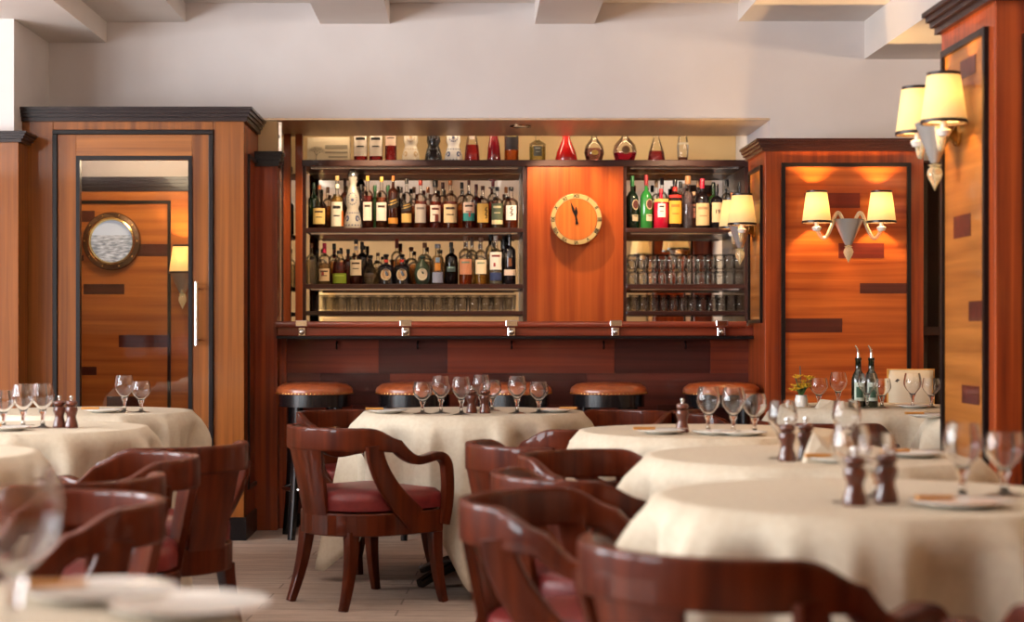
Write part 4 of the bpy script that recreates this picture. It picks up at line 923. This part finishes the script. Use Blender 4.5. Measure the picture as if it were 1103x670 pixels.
def make_chair(label, loc, rz, group):
    t = thing('dining_armchair', label, 'chair', loc, rz, group)
    if not CHM:
        CHM['seat_rail'] = MB().prism(outline(1.0), .285, .375).mesh('seat_rail', M_chair)
        cu_ = MB(); o_ = outline(1.0); n = len(o_); vs_ = []; fs = []
        rings = [(.90, .376), (.965, .384), (.975, .42), (.96, .446), (.90, .460), (.6, .468)]
        for sc_, z in rings: vs_ += [(x * sc_, y * sc_, z) for x, y in o_]
        for j in range(len(rings) - 1):
            for k in range(n): k2 = (k + 1) % n; fs.append((j * n + k, j * n + k2, (j + 1) * n + k2, (j + 1) * n + k))
        fs.append(tuple((len(rings) - 1) * n + k for k in range(n)))
        cu_.add(vs_, fs, 0, True); CHM['cushion'] = cu_.mesh('cushion', M_leather)
        p, w, h = chair_path()
        def side(i, tt):
            q_ = Vector((p[i][0] + .045, p[i][1], 0)); return q_ if p[i][0] < -.045 else Vector((0, math.copysign(1, p[i][1]), 0))
        CHM['crest_and_arms'] = MB().sweep(p, w, h, side, 0.2).mesh('crest_and_arms', M_chair)
        for sg in (-1, 1):
            fl = [(.205 + .0 + .035 * u ** 2.2, sg * (.212 + .014 * u ** 2), .30 * (1 - u)) for u in [k / 8 for k in range(9)]]
            ws = [.05 - .02 * k / 8 for k in range(9)]
            CHM['fleg', sg] = MB().sweep(fl, ws, ws, lambda i, tt: (0, 1, 0), 0.2).mesh('leg', M_chair)
            bl = [(-.165 - .06 * u ** 1.8, sg * (.15 + .03 * u), .30 * (1 - u)) for u in [k / 8 for k in range(9)]]
            CHM['bleg', sg] = MB().sweep(bl, ws, ws, lambda i, tt: (0, 1, 0), 0.2).mesh('leg', M_chair)
            st = []
            for u in [k / 12 for k in range(13)]:
                e = u ** 1.7
                st.append((-.135 + .215 * e, sg * (.262 - .022 * u), .645 - .30 * u))
            CHM['strut', sg] = MB().sweep(st, [.026] * 13, [.075 + .03 * (k / 12) ** 2 for k in range(13)], lambda i, tt, sg=sg: (0, sg, 0), 0.2).mesh('side_strut', M_chair)
        sp_l = []; cyl = []
        spm = MB(); vs_ = []; fs = []; nz_ = 8; na = 10
        for th in (0, 1):
            for j in range(nz_ + 1):
                u = j / nz_; z = .365 + .285 * u; R_ = .225 + .05 * u - .022 * th * 1.0; hw = (.34 + .04 * u ** 2)
                for k in range(na + 1):
                    a = PI - hw + 2 * hw * k / na
                    vs_.append((-.02 + R_ * math.cos(a) - .008 * u, (R_ + .018) * math.sin(a), z))
        q_ = na + 1; off = (nz_ + 1) * q_
        for j in range(nz_):
            for k in range(na):
                a = j * q_ + k
                fs.append((a, a + 1, a + q_ + 1, a + q_)); fs.append((off + a + 1, off + a, off + a + q_, off + a + q_ + 1))
            for k in (0, na):
                a = j * q_ + k; fs.append((a, a + q_, off + a + q_, off + a) if k == 0 else (a + q_, a, off + a, off + a + q_))
        spm.add(vs_, fs, 0, True); CHM['splat'] = spm.mesh('back_splat', M_chair)
    def part(nm, key, bev=0):
        o = bpy.data.objects.new(nm, CHM[key]); COL.objects.link(o); o.parent = t
        if bev:
            b2 = o.modifiers.new('bevel', 'BEVEL'); b2.width = bev; b2.segments = 2; b2.limit_method = 'ANGLE'; b2.angle_limit = .8
        e = o.modifiers.new('edges', 'EDGE_SPLIT'); e.split_angle = math.radians(50)
        return o
    part('seat_rail', 'seat_rail', .006); part('cushion', 'cushion'); part('crest_and_arms', 'crest_and_arms'); part('back_splat', 'splat')
    for sg in (-1, 1):
        part('leg', ('fleg', sg)); part('leg', ('bleg', sg)); part('side_strut', ('strut', sg))
    return t
T = dict(TC=(.02, 7.68, .485, 0.0), TR2=(.85, 6.19, .47, .35), TR3=(.96, 4.96, .47, .1), TR4=(.86, 3.75, .47, .5), TR5=(1.86, 8.2, .45, .3), TR6=(2.32, 7.12, .46, .78),
         TL1=(PX(218, 7.72) - .51, 7.72, .47, .6), TL2=(PX(165, 6.42) - .49, 6.42, .47, .2), TL3=(PX(55, 5.07) - .50, 5.07, .46, .7), TL4=(-.72, 2.0, .47, .4))
G = 'mahogany armchairs around the dining tables'
ch0 = None
def chair(label, x, y, face=None, ang=None):
    global ch0
    rz = math.radians(ang) if ang is not None else math.atan2(T[face][1] - y, T[face][0] - x)
    if ch0 is None: ch0 = make_chair('mahogany tub armchair ' + label, (x, y, 0), rz, G); return ch0
    return dup(ch0, 'mahogany tub armchair ' + label, (x, y, 0), rz)
chair('in full view before the bar, burgundy seat, turned to white table', -.43, 7.11, ang=40)
chair('showing its inner back behind the fully visible armchair, beside bar stool', -.50, 8.2, 'TC')
chair('with sweeping arm against the tan side of the table below clock', .42, 7.02, ang=128)
chair('with pale shining crest between bar table and the fourth stool', .64, 8.2, 'TC')
chair('glimpsed behind goblets in front of the last bar stool', 1.24, 8.25, 'TR5')
chair('seen from behind between second table and flower table', 1.50, 7.45, 'TR5')
chair('dull brown outer back, farthest of the row beside the bar table cloth', .29, 5.98, 'TR2')
chair('shiny inner back, second of the row out from the bar table', .45, 5.36, 'TR3')
chair('thin curved crest seen third in the row out from bar table', .36, 4.72, 'TR3')
chair('large glossy inner back facing the big blurred table', .28, 3.97, 'TR4')
chair('big blurred outer back with swooping arm at the frame bottom', .50, 3.20, ang=40)
chair('only its crest corner showing in the bottom corner under pillar', 1.12, 2.85, 'TR4')
chair('dark and blurred under the pillar, beyond the big table', 1.66, 4.72, 'TR3')
chair('outer back turned to the room, nearest the vestibule baseboard', -1.05, 5.97, 'TL2')
chair('glossy inner back second from the vestibule, overlapping the outer-back one', -1.11, 5.28, 'TL3')
chair('thin crest line third from the vestibule, between two glossy backs', -1.1, 4.62, 'TL3')
chair('blurred glossy inner back right above the blurred corner table', -.98, 3.92, ang=205)

# ------------------------------------------------------------------ tables and cloths
TZ = .732
def make_table(key, label, clabel, a=.86):
    x, y, R, ph = T[key]
    t = thing('round_table', label, 'table', (x, y, 0), 0, 'round dining tables')
    MB().lathe([(0, TZ - .03), (R - .026, TZ - .03), (R - .016, TZ - .022), (R - .016, TZ - .006), (R - .022, TZ), (0, TZ)], 48).build('table_top', M_chair, t)
    MB().lathe([(0, .06), (.06, .06), (.05, .12), (.035, .2), (.035, .62), (.06, .69), (.12, .701), (0, .701)], 24).build('pedestal', M_black, t)
    for k in range(4):
        a_ = PI / 4 + k * PI / 2 + ph; c, s = math.cos(a_), math.sin(a_)
        pts = [(c * r_, s * r_, z_) for r_, z_ in ((.03, .09), (.15, .075), (.25, .045), (.32, .02))]
        MB().sweep(pts, [.05, .05, .045, .04], [.05, .045, .04, .035], lambda i, tt, c=c, s=s: (-s, c, 0)).build('foot', M_black, t)
    n = 192; vs_ = [(0, 0, TZ + .004)]; fs = []; rs = [.12, .25, .38, R - .03, R - .008]
    rng = random.Random(key); p1, p2, p3 = [rng.random() * 6.28 for _ in range(3)]
    nd = 14
    for j in range(len(rs) + nd):
        for k in range(n):
            th = 2 * PI * k / n
            d_ = th - ph
            mx = max(abs(math.cos(d_ - PI / 4)), abs(math.sin(d_ - PI / 4)))
            ln = min(a / mx, a * 1.36) ; drop = ln - R
            if j < len(rs): r = rs[j]; z = TZ + .004
            else:
                u = (j - len(rs) + 1) / nd; d = drop * u
                cc_ = abs(((d_ + PI / 4) % (PI / 2)) - PI / 4)            # angle from the nearest cloth corner
                amp = .062 * min(1, max(0, (d - .018) / .09))
                rid = lambda w_: 1 - 2 * abs(math.sin(w_ / 2)) ** .8
                fold = .62 * rid(11 * th + p1 + 1.1 * math.sin(2 * th + p3)) + .38 * rid(17 * th + p2 + .8 * math.sin(3 * th + p1)) + .1 * math.sin(29 * th + p3)
                r = R + .007 + .012 * min(1, d / .03) + .010 * min(1, d / .06) + amp * (fold + .1) + .15 * (d / .6) * math.exp(-(cc_ / .20) ** 2) - .03 * max(0, d - .1)
                z = TZ + .004 - .006 * min(1, d / .02) - d
                z = max(z, .015)
            vs_.append((r * math.cos(th), r * math.sin(th), z))
    for k in range(n): fs.append((0, 1 + k, 1 + (k + 1) % n))
    for j in range(len(rs) + nd - 1):
        for k in range(n):
            a0, b0 = 1 + j * n + k, 1 + j * n + (k + 1) % n
            fs.append((a0, a0 + n, b0 + n, b0))
    m = MB(); m.add(vs_, fs, 0, True)
    me = m.mesh('tablecloth', M_cloth); o = bpy.data.objects.new('tablecloth', me); COL.objects.link(o); o.location = (x, y, 0)
    sd = o.modifiers.new('thick', 'SOLIDIFY'); sd.thickness = .002; sd.offset = 1
    tag(o, clabel, 'tablecloth', 'white linen tablecloths')
TN = dict(TC='table below the clock', TR2='second table from the bar', TR3='third table from the bar', TR4='big table by the pillar', TR5='flower table',
          TR6='table half hidden by the pillar', TL1='table below the porthole door', TL2='second table from porthole door', TL3='third table from porthole door', TL4='blurred corner table')
for k_ in T:
    make_table(k_, 'round pedestal table under white linen, the ' + TN[k_], 'cream white linen cloth draped over the ' + TN[k_])
ZC = TZ + .0045

# ------------------------------------------------------------------ tableware
def gob(h, rb, rt):
    bz = h * .35
    out = [(0, 0), (rb * .95, 0), (rb * .95, .002), (rb * .4, .006), (.0075, .012), (.0062, h * .18), (.0075, bz - .008), (.013, bz)]
    bowl = []
    for k in range(1, 13):
        u = k / 12; r = rb * (math.sin(min(1, u * 1.75) * PI / 2)) if u < .57 else rb + (rt - rb) * ((u - .57) / .43) ** 1.5
        bowl.append((max(r, .013), bz + (h - bz) * u))
    inner = [(r - .0022, z) for r, z in bowl[::-1]]
    return out + bowl + inner + [(0, bz + .006)]
GOB = {'tall': gob(.160, .0405, .033), 'short': gob(.136, .041, .035), 'big': gob(.20, .052, .046)}
for kk in GOB: GLS['g' + kk] = MB().lathe(GOB[kk], 28).mesh('goblet', M_glass)
NG = {}
def goblet(kind, px, Y, table, where):
    o = bpy.data.objects.new('goblet', GLS['g' + kind]); COL.objects.link(o); o.location = (PX(px, Y), Y, ZC)
    e = o.modifiers.new('edges', 'EDGE_SPLIT'); e.split_angle = math.radians(60)
    tag(o, '%s clear goblet %s, %s' % ('short' if kind == 'short' else 'tall', where, TN[table].replace('the ', '')), 'glass', 'goblets on the tables')
goblet('short', 455, 7.45, 'TC', 'first from the porthole door')
goblet('tall', 475, 7.50, 'TC', 'second from the porthole door')
goblet('tall', 497, 7.38, 'TC', 'just before the paired mills')
goblet('tall', 518.5, 7.72, 'TC', 'standing behind the paired mills')
goblet('short', 530, 7.75, 'TC', 'beyond the paired mills')
goblet('tall', 557, 7.50, 'TC', 'one before the last towards the pillar')
goblet('short', 580.5, 7.52, 'TC', 'last towards the pillar')
goblet('tall', 763, 6.05, 'TR2', 'beside the silver capped mill')
goblet('tall', 790, 6.0, 'TR2', 'middle of three')
goblet('short', 813, 6.05, 'TR2', 'last of three')
goblet('tall', 843, 4.85, 'TR3', 'beside its paired mills')
goblet('tall', 912, 4.9, 'TR3', 'behind the blurred pair')
goblet('tall', 917, 3.62, 'TR4', 'over the first mill')
goblet('short', 944, 3.72, 'TR4', 'between the paired mills')
goblet('tall', 1037, 3.70, 'TR4', 'at pillar foot, taller of two')
goblet('short', 1082, 3.78, 'TR4', 'beyond the pillar foot, shorter of two')
goblet('short', 882, 8.1, 'TR5', 'next to the yellow flowers')
goblet('tall', 903, 8.2, 'TR5', 'between flowers and oil bottles')
goblet('tall', 934, 7.98, 'TR5', 'in front of the oil bottles')
goblet('short', 950, 8.0, 'TR5', 'just past the oil bottles')
goblet('tall', 983, 8.0, 'TR5', 'before the pale cushion')
goblet('short', 1003, 8.05, 'TR5', 'at the curtain gap')
goblet('tall', 134, 7.6, 'TL1', 'before the door glass, taller')
goblet('short', 152, 7.58, 'TL1', 'before the door glass, shorter')
goblet('short', 4, 6.4, 'TL2', 'at the picture edge')
goblet('tall', 25, 6.35, 'TL2', 'before the panelled pillar')
goblet('tall', 46, 6.38, 'TL2', 'beside the paired mills')
goblet('big', 16, 1.98, 'TL4', 'large and very blurred')
# mills
def mill(px, Y, table, which, silver=False):
    t = thing('pepper_mill', 'small brown wooden mill%s, %s' % (which, TN[table].replace('the ', '')), 'mill', (PX(px, Y), Y, ZC), 0, 'wooden mills on the tables')
    MB().lathe([(0, 0), (.023, 0), (.024, .006), (.022, .02), (.017, .036), (.0165, .046), (.021, .058), (.023, .068), (.02, .078), (0, .079)], 20).build('body', M_mill, t)
    MB().lathe([(0, .0795), (.015, .0795), (.021, .086), (.022, .094), (.017, .101), (0, .103)], 20).build('mill_head', M_mill, t)
    MB().lathe([(0, .103), (.005, .103), (.0045, .107), (.0075, .111), (.0065, .117), (0, .119)], 14).build('knob', M_chrome, t)
for px, Y, tb, w in ((508, 7.52, 'TC', ', first of the pair'), (522.5, 7.5, 'TC', ', second of the pair'), (735, 6.1, 'TR2', ' with bright steel knob'), (848, 4.75, 'TR3', ', beside the goblet stem'), (868, 4.78, 'TR3', ', beside the folded napkin'),
                     (921, 3.55, 'TR4', ', nearer the chair backs'), (955, 3.6, 'TR4', ', nearer the pillar'), (64, 6.38, 'TL2', ', touching the tall goblets'), (77, 6.36, 'TL2', ', nearer the armchairs')):
    mill(px, Y, tb, w)
# plates with knives
def plate(px, Y, table, which, r=.082, kn=True, ka=0.1):
    o = MB().lathe([(0, .003), (r * .6, .003), (r * .66, .006), (r, .014), (r, .016), (r * .64, .009), (0, .007)], 36).build('side_plate', M_china, None, 0, (PX(px, Y), Y, ZC))
    tag(o, 'round white china side plate %s, %s' % (which, TN[table].replace('the ', '')), 'plate', 'side plates on the tables')
    if kn:
        t = thing('table_knife', 'tan handled knife on the plate %s, %s' % (which, TN[table].replace('the ', '')), 'knife', (PX(px, Y), Y, ZC + .0165), ka, 'knives on the side plates')
        MB().sweep([(-.095, 0, .005), (-.02, 0, .005)], [.017, .014], [.010, .009], lambda i, tt: (0, 1, 0)).build('handle', col('horn', (190, 130, 60), .35), t)
        MB().prism([(-.02, -.006), (.07, -.008), (.095, 0), (.09, .006), (-.02, .006)], .003, .005).build('blade', M_steel, t)
plate(418, 7.5, 'TC', 'at the vestibule end'); plate(598, 7.58, 'TC', 'at the pillar end', ka=2.9); plate(712, 6.0, 'TR2', 'at the chair end'); plate(800, 5.9, 'TR2', 'by the goblets', kn=False)
plate(772, 5.95, 'TR2', 'under the middle goblets', kn=False)
plate(905, 4.7, 'TR3', 'by the napkin'); plate(985, 4.9, 'TR3', 'towards the pillar', ka=.4); plate(1035, 3.52, 'TR4', 'under the tall goblet', r=.1, ka=.2); plate(985, 8.0, 'TR5', 'before the cushion', kn=False); plate(112, 7.55, 'TL1', 'beside the goblets')
plate(8, 6.2, 'TL2', 'at the picture edge'); plate(110, 2.32, 'TL4', 'near its rim', r=.1); plate(205, 2.2, 'TL4', 'at its chair side', r=.1, kn=False)
plate(1000, 7.1, 'TR6', 'beside the pillar')
# folded napkin
np_ = MB(); np_.add([(-.05, -.035, 0), (.05, -.035, 0), (.05, .035, 0), (-.05, .035, 0), (-.02, 0, .085), (.012, 0, .06), (.0, -.02, .05)], [(3, 2, 1, 0), (0, 1, 6, 4), (1, 5, 6), (6, 5, 4), (1, 2, 5), (2, 3, 4, 5), (3, 0, 4)], 0, False)
tag(np_.build('napkin', M_cloth, None, .003, (PX(884, 4.72), 4.72, ZC)), 'folded cream napkin standing beside the mills on third table', 'napkin')
np2 = MB(); np2.add([(-.06, -.04, 0), (.06, -.04, 0), (.06, .04, 0), (-.06, .04, 0), (-.04, 0, .045), (.045, .005, .035), (.0, -.02, .04)], [(3, 2, 1, 0), (0, 1, 6, 4), (1, 5, 6), (6, 5, 4), (1, 2, 5), (2, 3, 4, 5), (3, 0, 4)], 0, False)
tag(np2.build('napkin', M_cloth, None, .003, (PX(893, 7.95), 7.95, ZC)), 'folded white napkin lying near yellow flowers on flower table', 'napkin')
# oil bottles
for k, px in enumerate((924.5, 938.5)):
    Y = 8.12
    t = thing('oil_bottle', 'dark green oil bottle with steel pourer, %s' % ['nearer the yellow flowers', 'nearer the pale cushion'][k], 'bottle', (PX(px, Y), Y, ZC), 0, 'oil and vinegar bottles')
    MB().lathe([(0, 0), (.029, 0), (.031, .004), (.031, .125), (.026, .15), (.014, .172), (.013, .215), (.015, .217), (.015, .228), (0, .228)], 20).build('body', dglass((22, 30, 18)), t)
    l_ = MB(); lab_patch(l_, .0322, .03, .115, .8, 0); lab_patch(l_, .0326, .045, .095, .5, 1); l_.build('label', [col('label', (196, 206, 190), .6), col('print', (60, 90, 70), .6)], t)
    MB().tube([(0, 0, .228), (0, 0, .25), (-.004, 0, .268), (-.014, 0, .285)], [.008, .006, .005, .0035], 10).build('pourer', M_steel, t)
# flowers
fv = thing('flower_vase', 'small vase of yellow flowers below the sconce panel edge', 'flowers', (PX(863, 8.15), 8.15, ZC))
MB().lathe([(0, 0), (.026, 0), (.031, .015), (.030, .035), (.025, .05), (.027, .055), (.023, .053), (.026, .03), (0, .01)], 20).build('vase', M_china, fv)
rng = random.Random(4)
for k in range(22):
    a = rng.random() * 6.28; r_ = .008 + .042 * rng.random(); zt = .07 + .075 * rng.random(); x, y = r_ * math.cos(a), r_ * math.sin(a)
    MB().tube([(0, 0, .04), (x * .5, y * .5, .08), (x, y, zt)], .002, 6).build('stem', col('stem', (70, 96, 40), .6), fv)
    bl = MB()
    for p_ in range(6):
        b_a = 2 * PI * p_ / 6
        vs_ = [(0, 0, 0), (.015 * math.cos(b_a - .5), .015 * math.sin(b_a - .5), .004), (.025 * math.cos(b_a), .025 * math.sin(b_a), .012), (.015 * math.cos(b_a + .5), .015 * math.sin(b_a + .5), .004)]
        bl.add([(v[0] + x, v[1] + y, v[2] + zt) for v in vs_], [(0, 1, 2, 3)])
    bl.lathe([(0, .009), (.006, .006), (.006, 0)], 8, (x, y, zt))
    bl.build('blossom', col('petal', (232, 190, 50), .6), fv)
for dx, dz in ((-.005, .19), (-.03, .14)): MB().tube([(0, 0, .06), (dx, 0, dz)], .0025, 6).build('twig', col('twig', (70, 70, 66), .6), fv)
# banquette and cushion
bq = thing('banquette', 'low dark leather bench against the red panelled wall', 'bench', (2.05, 8.97, 0))
MB().box(-.42, .42, -.2, .2, .1, .40).build('base', M_ebony, bq, .01); MB().box(-.42, .42, -.22, .2, .40, .48).build('seat', M_leather, bq, .02)
cz_ = thing('cushion', 'square pale cushion with golden piping standing behind flower table', 'cushion', (PX(981, 8.95), 8.95, .48), -.05)
n = 14; vs_ = []; fs = []; wC, hC = .115, .235
for sgn in (-1, 1):
    for j in range(n + 1):
        for k in range(n + 1):
            u, v_ = k / n * 2 - 1, j / n * 2 - 1
            bu = (max(0, (1 - u ** 4)) * max(0, (1 - v_ ** 4))) ** .5
            vs_.append((u * wC * (1 - .05 * (1 - abs(v_)) * 0), sgn * .06 * bu, (v_ + 1) / 2 * hC * 1.95 * .9))
q_ = n + 1; off = q_ * q_
for j in range(n):
    for k in range(n):
        a = j * q_ + k; fs.append((a, a + 1, a + q_ + 1, a + q_)); fs.append((off + a + 1, off + a, off + a + q_, off + a + q_ + 1))
m = MB(); m.add(vs_, fs, 0, True); m.build('cover', col('cushion_cloth', (206, 190, 164), .8), cz_)
hz = hC * 1.95 * .9
pp = MB().tube([(-wC, 0, 0), (wC, 0, 0), (wC, 0, hz), (-wC, 0, hz), (-wC, 0, 0)], .006, 8); pp.build('piping', col('piping', (206, 150, 70), .5), cz_)
em = MB(); em.prism([(-.088, .0), (-.075, .012), (-.055, .0), (-.075, -.008)], .040, .047, M=Matrix.Translation((0, 0, hz * .86)) @ R90); em.build('embroidery', col('thread', (70, 62, 56), .7), cz_)
